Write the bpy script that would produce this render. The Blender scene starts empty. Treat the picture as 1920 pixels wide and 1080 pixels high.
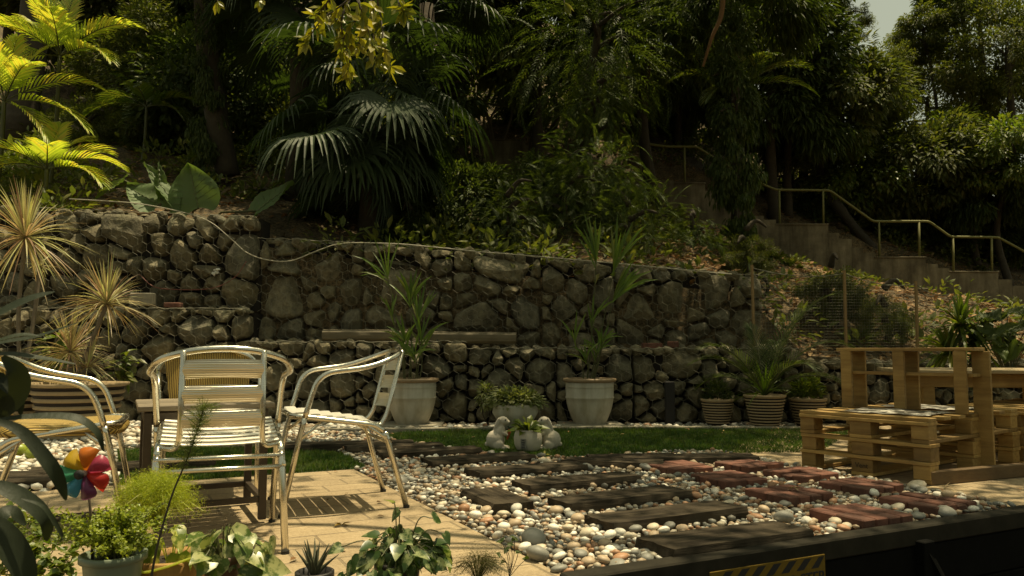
import bpy, math, random
import numpy as np
from math import radians as R, sin, cos, pi, tan, atan2
from mathutils import Vector, Matrix, noise

C = bpy.context.scene.collection
# ------------------------------------------------------------------ camera, sky, sun, exposure
PITCH = R(4.55); FPX = 1470.0; CH = 0.74
cam = bpy.data.objects.new('camera', bpy.data.cameras.new('camera')); C.objects.link(cam)
cam.location = (0, 0, CH); cam.rotation_euler = (pi/2 + PITCH, 0, 0)
cam.data.sensor_width = 36; cam.data.lens = 36*FPX/1920; cam.data.clip_end = 400; cam.data.clip_start = 0.05
cam.data.dof.use_dof = True; cam.data.dof.focus_distance = 4.6; cam.data.dof.aperture_fstop = 15.0
bpy.context.scene.camera = cam
SH = Vector((-0.20, -0.12, -1.0))                 # how far a shadow moves per metre of height
sund = (-SH).normalized()
SUN_EL = math.asin(sund.z); SUN_AZ = atan2(sund.x, sund.y)
w = bpy.data.worlds.new("World"); bpy.context.scene.world = w; w.use_nodes = True
nt = w.node_tree; nt.nodes.clear()
sky = nt.nodes.new('ShaderNodeTexSky'); sky.sky_type = 'NISHITA'; sky.sun_disc = False
sky.sun_elevation = SUN_EL; sky.sun_rotation = SUN_AZ; sky.dust_density = 4.0; sky.air_density = 1.0; sky.ozone_density = 1.0
hs = nt.nodes.new('ShaderNodeHueSaturation'); hs.inputs['Saturation'].default_value = 0.32
mu = nt.nodes.new('ShaderNodeMix'); mu.data_type = 'RGBA'; mu.blend_type = 'MULTIPLY'; mu.inputs[0].default_value = 1
mu.inputs[7].default_value = (0.99, 1.0, 0.69, 1)
bg = nt.nodes.new('ShaderNodeBackground'); bg.inputs[1].default_value = 0.098
ow = nt.nodes.new('ShaderNodeOutputWorld')
nt.links.new(sky.outputs[0], hs.inputs['Color']); nt.links.new(hs.outputs[0], mu.inputs[6])
nt.links.new(mu.outputs[2], bg.inputs[0]); nt.links.new(bg.outputs[0], ow.inputs[0])
sl = bpy.data.lights.new('sun', 'SUN'); sl.energy = 5.0; sl.angle = R(0.53); sl.color = (1.0, 0.84, 0.53)
so = bpy.data.objects.new('sun', sl); C.objects.link(so)
so.rotation_euler = (-sund).to_track_quat('-Z', 'Y').to_euler()
vs = bpy.context.scene.view_settings
vs.view_transform = 'Standard'; vs.look = 'None'; vs.gamma = 1; vs.exposure = 0.18
bpy.context.scene.render.resolution_x = 1920; bpy.context.scene.render.resolution_y = 1080
bpy.context.scene.cycles.max_bounces = 6
bpy.context.scene.cycles.transparent_max_bounces = 8

# ------------------------------------------------------------------ helpers
def ray(px, py):
    a = (px-960)/FPX; u = (540-py)/FPX
    return np.array([a, cos(PITCH)-u*sin(PITCH), sin(PITCH)+u*cos(PITCH)])
def D(px, py, Y):                                 # world point seen at px,py lying at distance Y
    r = ray(px, py); p = np.array([0, 0, CH]) + r*(Y/r[1]); return p
def G(px, py, z=0.0):                             # world point seen at px,py lying at height z
    r = ray(px, py); return np.array([0, 0, CH]) + r*((z-CH)/r[2])
def proj(P):
    P = np.asarray(P, float); x = P[..., 0]; y = P[..., 1]; z = P[..., 2]-CH
    f = y*cos(PITCH)+z*sin(PITCH); u = -y*sin(PITCH)+z*cos(PITCH)
    return 960+FPX*x/f, 540-FPX*u/f
UA = R(26.5); UV = np.array([cos(UA), sin(UA)]); VV = np.array([-sin(UA), cos(UA)])
def uv(u, v, z=0): return np.array([u*UV[0]+v*VV[0], u*UV[1]+v*VV[1], z])
def rs(seed): return np.random.RandomState(seed)
def unit(a): return a/np.maximum(np.linalg.norm(a, axis=-1, keepdims=True), 1e-9)

class MB:
    def __init__(s): s.V = []; s.n = 0; s.F = []
    def add(s, V, F, mi=0):
        V = np.asarray(V, float).reshape(-1, 3)
        if isinstance(F, np.ndarray): s.F.append((F+s.n, mi))
        else:
            by = {}
            for f in F: by.setdefault(len(f), []).append(f)
            for k, fs in by.items(): s.F.append((np.array(fs, dtype=np.int64)+s.n, mi))
        s.V.append(V); s.n += len(V); return s
    def mesh(s, name, mats, smooth=False, off=None):
        me = bpy.data.meshes.new(name)
        if s.n:
            V = np.concatenate(s.V)
            if off is not None: V = V-np.array(off)
            loops = np.concatenate([f.ravel() for f, _ in s.F]).astype(np.int32)
            tot = np.concatenate([np.full(len(f), f.shape[1]) for f, _ in s.F]).astype(np.int32)
            mi = np.concatenate([(m if isinstance(m, np.ndarray) else np.full(len(f), m)) for f, m in s.F]).astype(np.int32)
            st = np.concatenate([[0], np.cumsum(tot)[:-1]]).astype(np.int32)
            me.vertices.add(len(V)); me.vertices.foreach_set('co', V.astype(np.float32).ravel())
            me.loops.add(len(loops)); me.loops.foreach_set('vertex_index', loops)
            me.polygons.add(len(tot)); me.polygons.foreach_set('loop_start', st); me.polygons.foreach_set('loop_total', tot)
            me.polygons.foreach_set('material_index', mi)
            me.polygons.foreach_set('use_smooth', np.full(len(tot), smooth))
            me.update(calc_edges=True); me.validate()
        for m in (mats if isinstance(mats, (list, tuple)) else [mats]): me.materials.append(m)
        return me
    def obj(s, name, mats, parent=None, smooth=False, world=False):
        off = None
        if world and parent is not None: off = parent.location
        o = bpy.data.objects.new(name, s.mesh(name, mats, smooth, off)); C.objects.link(o)
        if parent is not None: o.parent = parent
        return o

def tag(o, label=None, cat=None, group=None, kind=None):
    if label: o['label'] = label
    if cat: o['category'] = cat
    if group: o['group'] = group
    if kind: o['kind'] = kind
    return o
def thing(name, label, cat, loc=(0, 0, 0), rz=0, group=None):
    o = bpy.data.objects.new(name, None); C.objects.link(o); o.location = tuple(float(a) for a in loc); o.rotation_euler = (0, 0, rz)
    o.empty_display_size = 0.1
    return tag(o, label, cat, group)
def dup(root, loc, rz=0, scale=1, label=None, group=None):
    r = root.copy(); C.objects.link(r); r.location = tuple(float(a) for a in loc); r.rotation_euler = (0, 0, rz)
    r.scale = (scale,)*3 if not isinstance(scale, tuple) else scale
    if label: r['label'] = label
    if group: r['group'] = group
    for ch in list(root.children):
        c = ch.copy(); C.objects.link(c); c.parent = r
        for g in list(ch.children):
            d = g.copy(); C.objects.link(d); d.parent = c
    return r

def box(mb, c, s, rz=0, mi=0, rot=None):
    c = np.array(c, float); h = np.array(s, float)/2
    v = np.array([[x, y, z] for x in (-1, 1) for y in (-1, 1) for z in (-1, 1)])*h
    if rot is None:
        m = np.array([[cos(rz), -sin(rz), 0], [sin(rz), cos(rz), 0], [0, 0, 1]])
    else: m = np.array(rot)
    mb.add(v@m.T+c, [(0, 1, 3, 2), (4, 6, 7, 5), (0, 4, 5, 1), (2, 3, 7, 6), (0, 2, 6, 4), (1, 5, 7, 3)], mi); return mb
def bbox(mb, c, s, rz=0, mi=0, b=0.004, rot=None):       # box with chamfered edges
    h = np.array(s, float)/2; b = min(b, h.min()*0.6)
    V = []; idx = {}
    for x in (-1, 1):
        for y in (-1, 1):
            for z in (-1, 1):
                for a in range(3):
                    p = np.array([x, y, z])*h; q = p.copy()
                    for k in range(3):
                        if k != a: q[k] -= (x, y, z)[k]*b
                    idx[(x, y, z, a)] = len(V); V.append(q)
    F = []
    for a in range(3):
        o = [k for k in range(3) if k != a]
        for s_ in (-1, 1):
            ring = []
            for (p, q) in ((-1, -1), (1, -1), (1, 1), (-1, 1)):
                k = [0, 0, 0]; k[a] = s_; k[o[0]] = p; k[o[1]] = q; ring.append(idx[(k[0], k[1], k[2], a)])
            F.append(tuple(ring))
    for a in range(3):                                     # edge chamfers, edge runs along axis a
        o = [k for k in range(3) if k != a]
        for p in (-1, 1):
            for q in (-1, 1):
                k = [0, 0, 0]; k[o[0]] = p; k[o[1]] = q
                k1 = list(k); k1[a] = -1; k2 = list(k); k2[a] = 1
                F.append((idx[(*k1, o[0])], idx[(*k2, o[0])], idx[(*k2, o[1])], idx[(*k1, o[1])]))
    for x in (-1, 1):
        for y in (-1, 1):
            for z in (-1, 1): F.append((idx[(x, y, z, 0)], idx[(x, y, z, 1)], idx[(x, y, z, 2)]))
    m = np.array([[cos(rz), -sin(rz), 0], [sin(rz), cos(rz), 0], [0, 0, 1]]) if rot is None else np.array(rot)
    V = np.array(V); ctr = np.zeros(3)
    G2 = []
    for f in F:
        a = V[f[0]]; n = np.cross(V[f[1]]-a, V[f[2]]-a); cc = V[list(f)].mean(0)
        G2.append(f if np.dot(n, cc) > 0 else f[::-1])
    mb.add(V@m.T+np.array(c, float), G2, mi); return mb
def fillet(pts, r, n=6):
    pts = [np.array(p, float) for p in pts]; out = [pts[0]]
    for i in range(1, len(pts)-1):
        a, b, c = pts[i-1], pts[i], pts[i+1]
        rr = r[i] if isinstance(r, (list, tuple)) else r
        d1 = a-b; d2 = c-b; l1 = np.linalg.norm(d1); l2 = np.linalg.norm(d2)
        k = min(rr, l1*.49, l2*.49); p = b+d1/l1*k; q = b+d2/l2*k
        for t in np.linspace(0, 1, n): out.append((1-t)**2*p+2*t*(1-t)*b+t*t*q)
    out.append(pts[-1]); return np.array(out)
def crom(pts, n=6):
    P = [np.array(p, float) for p in pts]; P = [2*P[0]-P[1]]+P+[2*P[-1]-P[-2]]; out = []
    for i in range(1, len(P)-2):
        for t in np.linspace(0, 1, n, endpoint=False):
            out.append(.5*((2*P[i])+(P[i+1]-P[i-1])*t+(2*P[i-1]-5*P[i]+4*P[i+1]-P[i+2])*t*t+(3*P[i]-P[i-1]-3*P[i+1]+P[i+2])*t**3))
    out.append(P[-2]); return np.array(out)
def tube(mb, pts, r, seg=8, mi=0, closed=False):
    P = np.array(pts, float); n = len(P)
    r = np.full(n, r, float) if np.isscalar(r) else np.array(r, float)
    T = np.zeros_like(P); T[1:-1] = P[2:]-P[:-2]; T[0] = P[1]-P[0]; T[-1] = P[-1]-P[-2]; T = unit(T)
    up = np.array([0, 0, 1.]) if abs(T[0][2]) < .9 else np.array([1., 0, 0])
    N = np.cross(T[0], up); N /= np.linalg.norm(N); V = []
    for i in range(n):
        N = N-T[i]*np.dot(N, T[i]); N /= max(np.linalg.norm(N), 1e-9); B = np.cross(T[i], N)
        for k in range(seg):
            a = 2*pi*k/seg; V.append(P[i]+r[i]*(cos(a)*N+sin(a)*B))
    F = [(i*seg+k, i*seg+(k+1) % seg, (i+1)*seg+(k+1) % seg, (i+1)*seg+k) for i in range(n-1) for k in range(seg)]
    V.append(P[0]); V.append(P[-1]); a0 = n*seg
    F += [(a0, (k+1) % seg, k) for k in range(seg)]+[(a0+1, (n-1)*seg+k, (n-1)*seg+(k+1) % seg) for k in range(seg)]
    mb.add(V, F, mi); return mb
def lathe(mb, prof, seg=32, c=(0, 0, 0), sx=1, sy=1, mis=None):
    n = len(prof); V = []
    for r, z in prof:
        for k in range(seg): a = 2*pi*k/seg; V.append((c[0]+r*cos(a)*sx, c[1]+r*sin(a)*sy, c[2]+z))
    base = mb.n; mb.add(V, [], 0) if False else None
    F = {}
    for i in range(n-1):
        m = mis[i] if mis else 0
        F.setdefault(m, []).extend([(i*seg+k, i*seg+(k+1) % seg, (i+1)*seg+(k+1) % seg, (i+1)*seg+k) for k in range(seg)])
    V = np.array(V); s0 = mb.n; mb.V.append(V); mb.n += len(V)
    for m, fs in F.items(): mb.F.append((np.array(fs)+s0, m))
    return mb
def frames(d, up):                                        # leaf frames: Y along d, Z near up
    d = unit(d); x = unit(np.cross(d, up)); z = np.cross(x, d)
    return np.stack([x, d, z], axis=-1)
def inst(mb, tv, tf, pos, rot, sc, mi=0):
    pos = np.asarray(pos, float); n = len(pos); k = len(tv)
    sc = np.asarray(sc, float)
    if sc.ndim == 0: sc = np.full(n, float(sc))
    if sc.ndim == 1: sc = np.repeat(sc[:, None], 3, 1)
    v = np.einsum('nij,nkj->nki', rot, tv[None]*sc[:, None, :])+pos[:, None, :]
    for tfa in (tf if isinstance(tf, list) else [tf]):
        f = (tfa[None]+(np.arange(n)*k)[:, None, None]).reshape(-1, tfa.shape[1])
        m = np.repeat(mi, len(tfa)) if isinstance(mi, np.ndarray) else mi
        mb.F.append((f+mb.n, m))
    mb.V.append(v.reshape(-1, 3)); mb.n += n*k
def leafT(L=1, W=.4, fold=.12, droop=.15):                 # pointed leaf, 6 verts
    v = np.array([[0, 0, 0], [-W*.42, .28, fold*.8], [W*.42, .28, fold*.8], [-W*.5, .6, fold*.6-droop*.4], [W*.5, .6, fold*.6-droop*.4],
                  [0, 1, -droop], [0, .3, 0], [0, .62, -droop*.35]])*np.array([L, L, L])
    f3 = np.array([[0, 6, 1], [0, 2, 6], [3, 7, 5], [7, 4, 5]]); f4 = np.array([[1, 6, 7, 3], [6, 2, 4, 7]])
    return v, [f3, f4]
def leafS(W=.4, droop=.12):                                # cheap leaf, 2 folded quads-ish
    v = np.array([[0, 0, 0], [-W*.5, .45, .06], [W*.5, .45, .06], [0, 1, -droop], [0, .45, 0]])
    return v, [np.array([[0, 4, 1], [0, 2, 4], [1, 4, 3], [4, 2, 3]])]
def rnd_dir(r, n): return unit(r.normal(size=(n, 3)))
def ribbon(mb, pts, wid, nrm, fold=0.0, mi=0, thick=0.0):  # strap leaf along pts, with midrib fold
    P = np.array(pts, float); n = len(P); T = np.zeros_like(P); T[1:-1] = P[2:]-P[:-2]; T[0] = P[1]-P[0]; T[-1] = P[-1]-P[-2]; T = unit(T)
    nrm = np.asarray(nrm, float); nrm = np.repeat(nrm[None], n, 0) if nrm.ndim == 1 else nrm
    S = unit(np.cross(T, nrm)); N = np.cross(S, T); w = np.asarray(wid)[:, None]
    V = np.concatenate([P-S*w+N*w*fold, P, P+S*w+N*w*fold]); a = np.arange(n-1)
    F = np.concatenate([np.stack([a, a+1, n+a+1, n+a], 1), np.stack([n+a, n+a+1, 2*n+a+1, 2*n+a], 1)])
    mb.add(V, F, mi)
def inpoly(x, y, poly):
    poly = np.array([(p[0], p[1]) for p in poly]); ins = np.zeros(len(x), bool); j = len(poly)-1
    for i in range(len(poly)):
        xi, yi = poly[i]; xj, yj = poly[j]
        c = ((yi > y) != (yj > y)) & (x < (xj-xi)*(y-yi)/(yj-yi+1e-12)+xi); ins ^= c; j = i
    return ins
def remesh(name, mb, vox, mat, parent, smooth_it=3):
    me = mb.mesh('tmp', [mat]); o = bpy.data.objects.new('tmp', me); C.objects.link(o)
    m = o.modifiers.new('r', 'REMESH'); m.mode = 'VOXEL'; m.voxel_size = vox
    s = o.modifiers.new('s', 'SMOOTH'); s.iterations = smooth_it; s.factor = .5
    dg = bpy.context.evaluated_depsgraph_get(); ev = o.evaluated_get(dg)
    nm = bpy.data.meshes.new_from_object(ev); nm.name = name
    bpy.data.objects.remove(o); nm.materials.clear(); nm.materials.append(mat)
    for p in nm.polygons: p.use_smooth = True
    q = bpy.data.objects.new(name, nm); C.objects.link(q); q.parent = parent; return q
def ell(mb, c, r, rot=(0, 0, 0), seg=16, rings=10, mi=0):
    m = np.array(Matrix.Rotation(rot[2], 3, 'Z')@Matrix.Rotation(rot[1], 3, 'Y')@Matrix.Rotation(rot[0], 3, 'X'))
    V = [(0, 0, 1)]
    for i in range(1, rings):
        a = pi*i/rings
        for k in range(seg): b = 2*pi*k/seg; V.append((sin(a)*cos(b), sin(a)*sin(b), cos(a)))
    V.append((0, 0, -1)); V = np.array(V)*np.array(r); F = []
    for k in range(seg): F.append((0, 1+k, 1+(k+1) % seg))
    for i in range(rings-2):
        for k in range(seg): F.append((1+i*seg+k, 1+(i+1)*seg+k, 1+(i+1)*seg+(k+1) % seg, 1+i*seg+(k+1) % seg))
    l = len(V)-1; b0 = 1+(rings-2)*seg
    for k in range(seg): F.append((l, b0+(k+1) % seg, b0+k))
    mb.add(V@m.T+np.array(c), F, mi)

# ------------------------------------------------------------------ materials
class N:
    def __init__(s, name):
        s.m = bpy.data.materials.new(name); s.m.use_nodes = True; s.t = s.m.node_tree
        s.p = s.t.nodes['Principled BSDF']; s.out = s.t.nodes['Material Output']
    def n(s, typ, **kw):
        q = s.t.nodes.new(typ)
        for k, v in kw.items(): setattr(q, k, v)
        return q
    def l(s, a, b): s.t.links.new(a, b)
    def noise(s, scale, detail=4, rough=.6, vec=None, stretch=None):
        q = s.n('ShaderNodeTexNoise'); q.inputs['Scale'].default_value = scale; q.inputs['Detail'].default_value = detail; q.inputs['Roughness'].default_value = rough
        g = vec
        if g is None: g = s.n('ShaderNodeTexCoord').outputs['Object']
        if stretch:
            mp = s.n('ShaderNodeMapping'); mp.inputs['Scale'].default_value = stretch; s.l(g, mp.inputs[0]); g = mp.outputs[0]
        s.l(g, q.inputs['Vector']); return q.outputs['Fac']
    def ramp(s, fac, cols, interp='LINEAR'):
        q = s.n('ShaderNodeValToRGB'); e = q.color_ramp.elements; q.color_ramp.interpolation = interp
        while len(e) < len(cols): e.new(.5)
        for i, (p, c) in enumerate(cols): e[i].position = p; e[i].color = (*c, 1)
        s.l(fac, q.inputs[0]); return q.outputs[0]
    def mix(s, f, a, b, mode='MIX'):
        q = s.n('ShaderNodeMix', data_type='RGBA', blend_type=mode)
        for k, x in ((0, f), (6, a), (7, b)):
            if isinstance(x, (int, float)): q.inputs[k].default_value = x
            elif isinstance(x, tuple): q.inputs[k].default_value = (*x, 1)
            else: s.l(x, q.inputs[k])
        return q.outputs[2]
    def bump(s, h, st, dist=.01):
        q = s.n('ShaderNodeBump'); q.inputs['Strength'].default_value = st; q.inputs['Distance'].default_value = dist; s.l(h, q.inputs['Height']); s.l(q.outputs[0], s.p.inputs['Normal']); return q
    def island(s): return s.n('ShaderNodeNewGeometry').outputs['Random Per Island']
    def base(s, c):
        if isinstance(c, tuple): s.p.inputs['Base Color'].default_value = (*c, 1)
        else: s.l(c, s.p.inputs['Base Color'])
    def rough(s, v): s.p.inputs['Roughness'].default_value = v
def mat_plain(name, c, rough=.6, metal=0, nscale=30, var=.25, bump=.2, dist=.003, spec=None):
    q = N(name); nz = q.noise(nscale, 5)
    q.base(q.mix(nz, tuple(a*(1-var) for a in c), tuple(min(1, a*(1+var)) for a in c))); q.rough(rough); q.p.inputs['Metallic'].default_value = metal
    if bump: q.bump(nz, bump, dist)
    if spec is not None: q.p.inputs['Specular IOR Level'].default_value = spec
    return q.m
def mat_leaf(name, cols, rough=.42, trans=.35, tcol=None, spec=.4, objrand=0.0):
    q = N(name); isl = q.island()
    n_ = len(cols); c = q.ramp(isl, [(i/max(1, n_-1), k) for i, k in enumerate(cols)])
    if objrand:
        oi = q.n('ShaderNodeObjectInfo'); hv = q.n('ShaderNodeHueSaturation'); mr = q.n('ShaderNodeMapRange')
        mr.inputs[3].default_value = 1-objrand; mr.inputs[4].default_value = 1+objrand
        q.l(oi.outputs['Random'], mr.inputs[0]); q.l(mr.outputs[0], hv.inputs['Value']); q.l(c, hv.inputs['Color']); c = hv.outputs[0]
    q.base(c); q.rough(rough); q.p.inputs['Specular IOR Level'].default_value = spec
    tr = q.n('ShaderNodeBsdfTranslucent'); mx = q.n('ShaderNodeMixShader'); mx.inputs[0].default_value = trans
    k = q.mix(1.0, c, tcol or (1.6, 1.7, .5), 'MULTIPLY'); q.l(k, tr.inputs[0])
    q.l(q.p.outputs[0], mx.inputs[1]); q.l(tr.outputs[0], mx.inputs[2]); q.l(mx.outputs[0], q.out.inputs[0]); return q.m
def mat_wood(name, c1, c2, stretch=(2, 30, 30), rough=.7, bump=.4, axis=None, streak=1.0):
    q = N(name); nz = q.noise(1.2, 6, .65, stretch=stretch); n2 = q.noise(4, 3)
    c = q.ramp(nz, [(.3, c1), (.7, c2)]); c = q.mix(q.ramp(n2, [(.35, (.75,)*3), (.7, (1.1,)*3)]), c, c, 'MULTIPLY') if False else q.mix(.5, c, q.ramp(n2, [(.3, c1), (.75, c2)]))
    isl = q.ramp(q.island(), [(0, (.78, .76, .72)), (1, (1.12, 1.1, 1.05))]); q.base(q.mix(1.0, c, isl, 'MULTIPLY')); q.rough(rough); q.bump(nz, bump, .006); return q.m
# materials
def m_rock():
    q = N('field_stone'); isl = q.island()
    c = q.ramp(isl, [(0, (.11, .10, .07)), (.3, (.20, .178, .12)), (.55, (.26, .23, .155)), (.75, (.18, .17, .13)), (1, (.33, .30, .21))])
    a = q.noise(9, 8, .7); b = q.noise(45, 5, .7)
    c = q.mix(q.ramp(a, [(.38, (0, 0, 0)), (.68, (1, 1, 1))]), q.mix(1.0, c, (.5, .48, .42), 'MULTIPLY'), q.mix(1.0, c, (1.3, 1.25, 1.1), 'MULTIPLY'))
    ms = q.noise(2.2, 5, .7); c = q.mix(q.ramp(ms, [(.52, (0,)*3), (.72, (.6,)*3)]), c, (.09, .10, .045)); q.base(c); q.rough(.9); s = q.n('ShaderNodeMath', operation='ADD'); q.l(a, s.inputs[0]); q.l(b, s.inputs[1]); q.bump(s.outputs[0], .9, .016); return q.m
M_rock = m_rock()
M_dark = mat_plain('dark_earth', (.018, .014, .009), .95)
M_wire = mat_plain('galvanised_wire', (.24, .225, .165), .7, .1, bump=0)
M_soil = mat_plain('soil', (.05, .036, .02), .95, nscale=12, var=.5, bump=.8, dist=.02)
def m_paver():
    q = N('sandstone_paver'); tc = q.n('ShaderNodeTexCoord'); mp = q.n('ShaderNodeMapping'); mp.inputs['Rotation'].default_value = (0, 0, -UA)
    q.l(tc.outputs['Object'], mp.inputs[0]); b = q.n('ShaderNodeTexBrick'); b.offset = .5; q.l(mp.outputs[0], b.inputs['Vector'])
    b.inputs['Scale'].default_value = 1; b.inputs['Brick Width'].default_value = .29; b.inputs['Row Height'].default_value = .19
    b.inputs['Mortar Size'].default_value = .007; b.inputs['Mortar Smooth'].default_value = .35
    b.inputs['Color1'].default_value = (.33, .25, .15, 1); b.inputs['Color2'].default_value = (.46, .355, .215, 1); b.inputs['Mortar'].default_value = (.07, .048, .024, 1)
    n1 = q.noise(5, 6, .65, vec=mp.outputs[0]); n2 = q.noise(70, 4, .7, vec=mp.outputs[0]); n3 = q.noise(3, 4, .6, vec=mp.outputs[0], stretch=(1.5, 12, 1))
    c = q.mix(1.0, b.outputs['Color'], q.ramp(n1, [(.3, (.58, .55, .50)), (.68, (1.12, 1.1, 1.06))]), 'MULTIPLY')
    c = q.mix(1.0, c, q.ramp(n3, [(.35, (.78, .75, .7)), (.6, (1.05, 1.05, 1.05))]), 'MULTIPLY')
    c = q.mix(.5, c, q.ramp(n2, [(.35, (.25, .19, .11)), (.7, (.5, .4, .25))])); q.base(c); q.rough(.85)
    s = q.n('ShaderNodeMath', operation='MULTIPLY_ADD'); q.l(b.outputs['Fac'], s.inputs[0]); s.inputs[1].default_value = -1.6; q.l(n2, s.inputs[2]); q.bump(s.outputs[0], .55, .006); return q.m
M_paver = m_paver()
def m_sleeper():
    q = N('old_sleeper_timber'); a = q.noise(1.0, 7, .7, stretch=(3, 38, 38)); b = q.noise(7, 5)
    c = q.ramp(a, [(.3, (.014, .011, .008)), (.55, (.05, .040, .027)), (.75, (.105, .083, .054))]); c = q.mix(q.ramp(b, [(.45, (0, 0, 0)), (.8, (1, 1, 1))]), c, (.10, .08, .055))
    q.base(c); q.rough(.95); q.p.inputs['Specular IOR Level'].default_value = .15; q.bump(a, 1.0, .014); return q.m
M_sleeper = m_sleeper()
def m_brick():
    q = N('red_brick'); a = q.noise(14, 6); b = q.noise(90, 4)
    c = q.mix(1.0, q.ramp(q.island(), [(0, (.12, .056, .039)), (.85, (.215, .092, .063)), (1, (.19, .135, .10))]), q.ramp(a, [(.3, (.6, .6, .6)), (.7, (1.25, 1.2, 1.15))]), 'MULTIPLY')
    q.base(c); q.rough(.9); q.bump(b, .7, .004); return q.m
M_brick = m_brick()
def m_stone(name, c):
    q = N(name); a = q.noise(40, 6, .6); b = q.noise(220, 3); isl = q.ramp(q.island(), [(0, (.75, .74, .72)), (1, (1.15, 1.15, 1.15))])
    k = q.mix(a, tuple(x*.75 for x in c), tuple(min(1, x*1.2) for x in c)); q.base(q.mix(1.0, k, isl, 'MULTIPLY')); q.rough(.55); q.bump(b, .15, .002); return q.m
M_peb = [m_stone('white_pebble', (.76, .72, .62)), m_stone('grey_pebble', (.22, .215, .185)), m_stone('tan_pebble', (.42, .32, .21)), m_stone('orange_pebble', (.40, .22, .12)), m_stone('cream_pebble', (.55, .48, .36))]
M_grass0 = mat_leaf('lawn_grass', [(.03, .07, .008), (.05, .11, .012), (.085, .14, .02), (.11, .13, .035)], .5, .3)
M_grass = M_grass0
def _patch():
    t = M_grass.node_tree; p = t.nodes['Principled BSDF']; src = p.inputs['Base Color'].links[0].from_socket
    tc = t.nodes.new('ShaderNodeTexCoord'); nz = t.nodes.new('ShaderNodeTexNoise'); nz.inputs['Scale'].default_value = 2.6; nz.inputs['Detail'].default_value = 5; t.links.new(tc.outputs['Object'], nz.inputs['Vector'])
    rp = t.nodes.new('ShaderNodeValToRGB'); rp.color_ramp.elements[0].position = .5; rp.color_ramp.elements[1].position = .72; rp.color_ramp.elements[1].color = (.7, .7, .7, 1); t.links.new(nz.outputs['Fac'], rp.inputs[0])
    mx = t.nodes.new('ShaderNodeMix'); mx.data_type = 'RGBA'; t.links.new(rp.outputs[0], mx.inputs[0]); t.links.new(src, mx.inputs[6]); mx.inputs[7].default_value = (.13, .13, .035, 1); t.links.new(mx.outputs[2], p.inputs['Base Color'])
_patch()
def m_conc():
    q = N('weathered_concrete'); a = q.noise(1.6, 8, .7); b = q.noise(20, 6); st = q.noise(1.2, 5, .6, stretch=(3, 3, .5))
    c = q.ramp(a, [(.3, (.09, .072, .046)), (.5, (.20, .165, .11)), (.72, (.33, .28, .195))]); c = q.mix(1.0, c, q.ramp(st, [(.35, (.4, .38, .32)), (.62, (1.1, 1.1, 1.05))]), 'MULTIPLY')
    q.base(c); q.rough(.9); q.bump(b, .5, .01); return q.m
M_conc = m_conc()
M_kerb = mat_plain('pale_kerb_stone', (.30, .27, .20), .9, nscale=25, var=.35, bump=.5)
M_black = mat_plain('black_painted_timber', (.006, .006, .005), .9, nscale=18, var=.5, bump=.3, spec=.08)
M_edge = mat_plain('weathered_edging', (.026, .023, .016), .9, nscale=14, var=.7, bump=.6, spec=.15)
M_litter = mat_leaf('dry_leaf', [(.10, .05, .02), (.22, .12, .05), (.34, .20, .09), (.42, .29, .15), (.14, .08, .035)], .7, .15, (1.2, 1, .7), .2)

# terrain of the hillside ---------------------------------------------------
def lerpx(x, xs, ys): return np.interp(x, xs, ys)
def Zf(x): return lerpx(x, [-9, -4.2, -2.6, -1, 2.7, 3.0, 4, 12], [2.3, 2.15, 1.85, 1.65, 1.35, .70, .62, .4])
def Zs(x): return lerpx(x, [-12, -5, -.7, 4, 6.1, 10.1, 11.8, 16, 30], [6.8, 6.3, 5.4, 4.35, 3.35, 2.15, 1.7, 1.0, 0.5])
def Hh(x, y):
    x = np.asarray(x, float); y = np.asarray(y, float); t = np.clip((y-8.7)/(18-8.7), 0, 1)
    z = Zf(x)*(1-t)+(Zs(x)-.45)*t+.95*np.clip((y-18.1)/1.4, 0, 1); s = lerpx(x, [-12, 4, 8, 14, 30], [.75, .72, .60, .48, .3])
    return z+np.maximum(0, np.minimum(y, 30)-18.8)*s+np.maximum(0, y-30)*.1
def terrain():
    xs = np.linspace(-26, 40, 200); ys = np.concatenate([np.linspace(8.55, 20, 90), np.linspace(20.5, 70, 60)])
    X, Y = np.meshgrid(xs, ys); Z = Hh(X, Y)
    nz = np.array([noise.fractal(Vector((x*.5, y*.5, 0)), .8, 2.1, 5)*.16+noise.noise(Vector((x*.23, y*.23, 3)))*.25 for x, y in zip(X.ravel(), Y.ravel())]).reshape(X.shape)
    fade = np.clip((Y-8.55)/1.2, .08, 1); V = np.stack([X, Y, Z+nz*fade], -1); V = np.concatenate([V[:1]*[1, 1, 0]+[0, 0, -.8], V]).reshape(-1, 3)
    nx = len(xs); ny = len(ys)+1; a = (np.arange(ny-1)[:, None]*nx+np.arange(nx-1)[None]).ravel()
    m = MB(); m.add(V, np.stack([a, a+1, a+nx+1, a+nx], 1))
    q = N('leaf_strewn_soil'); a_ = q.noise(2.2, 8, .75); b = q.noise(26, 6, .8)
    c = q.ramp(a_, [(.35, (.06, .046, .025)), (.5, (.12, .09, .05)), (.7, (.24, .17, .095))]); c = q.mix(1.0, c, q.ramp(b, [(.4, (.35, .35, .3)), (.62, (1.7, 1.6, 1.4))]), 'MULTIPLY')
    q.base(c); q.rough(.95); q.bump(b, 1, .03)
    o = m.obj('hillside', q.m, smooth=True); tag(o, 'steep shaded hillside of brown earth rising behind the stone wall', 'hillside', kind='structure')
terrain()
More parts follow.
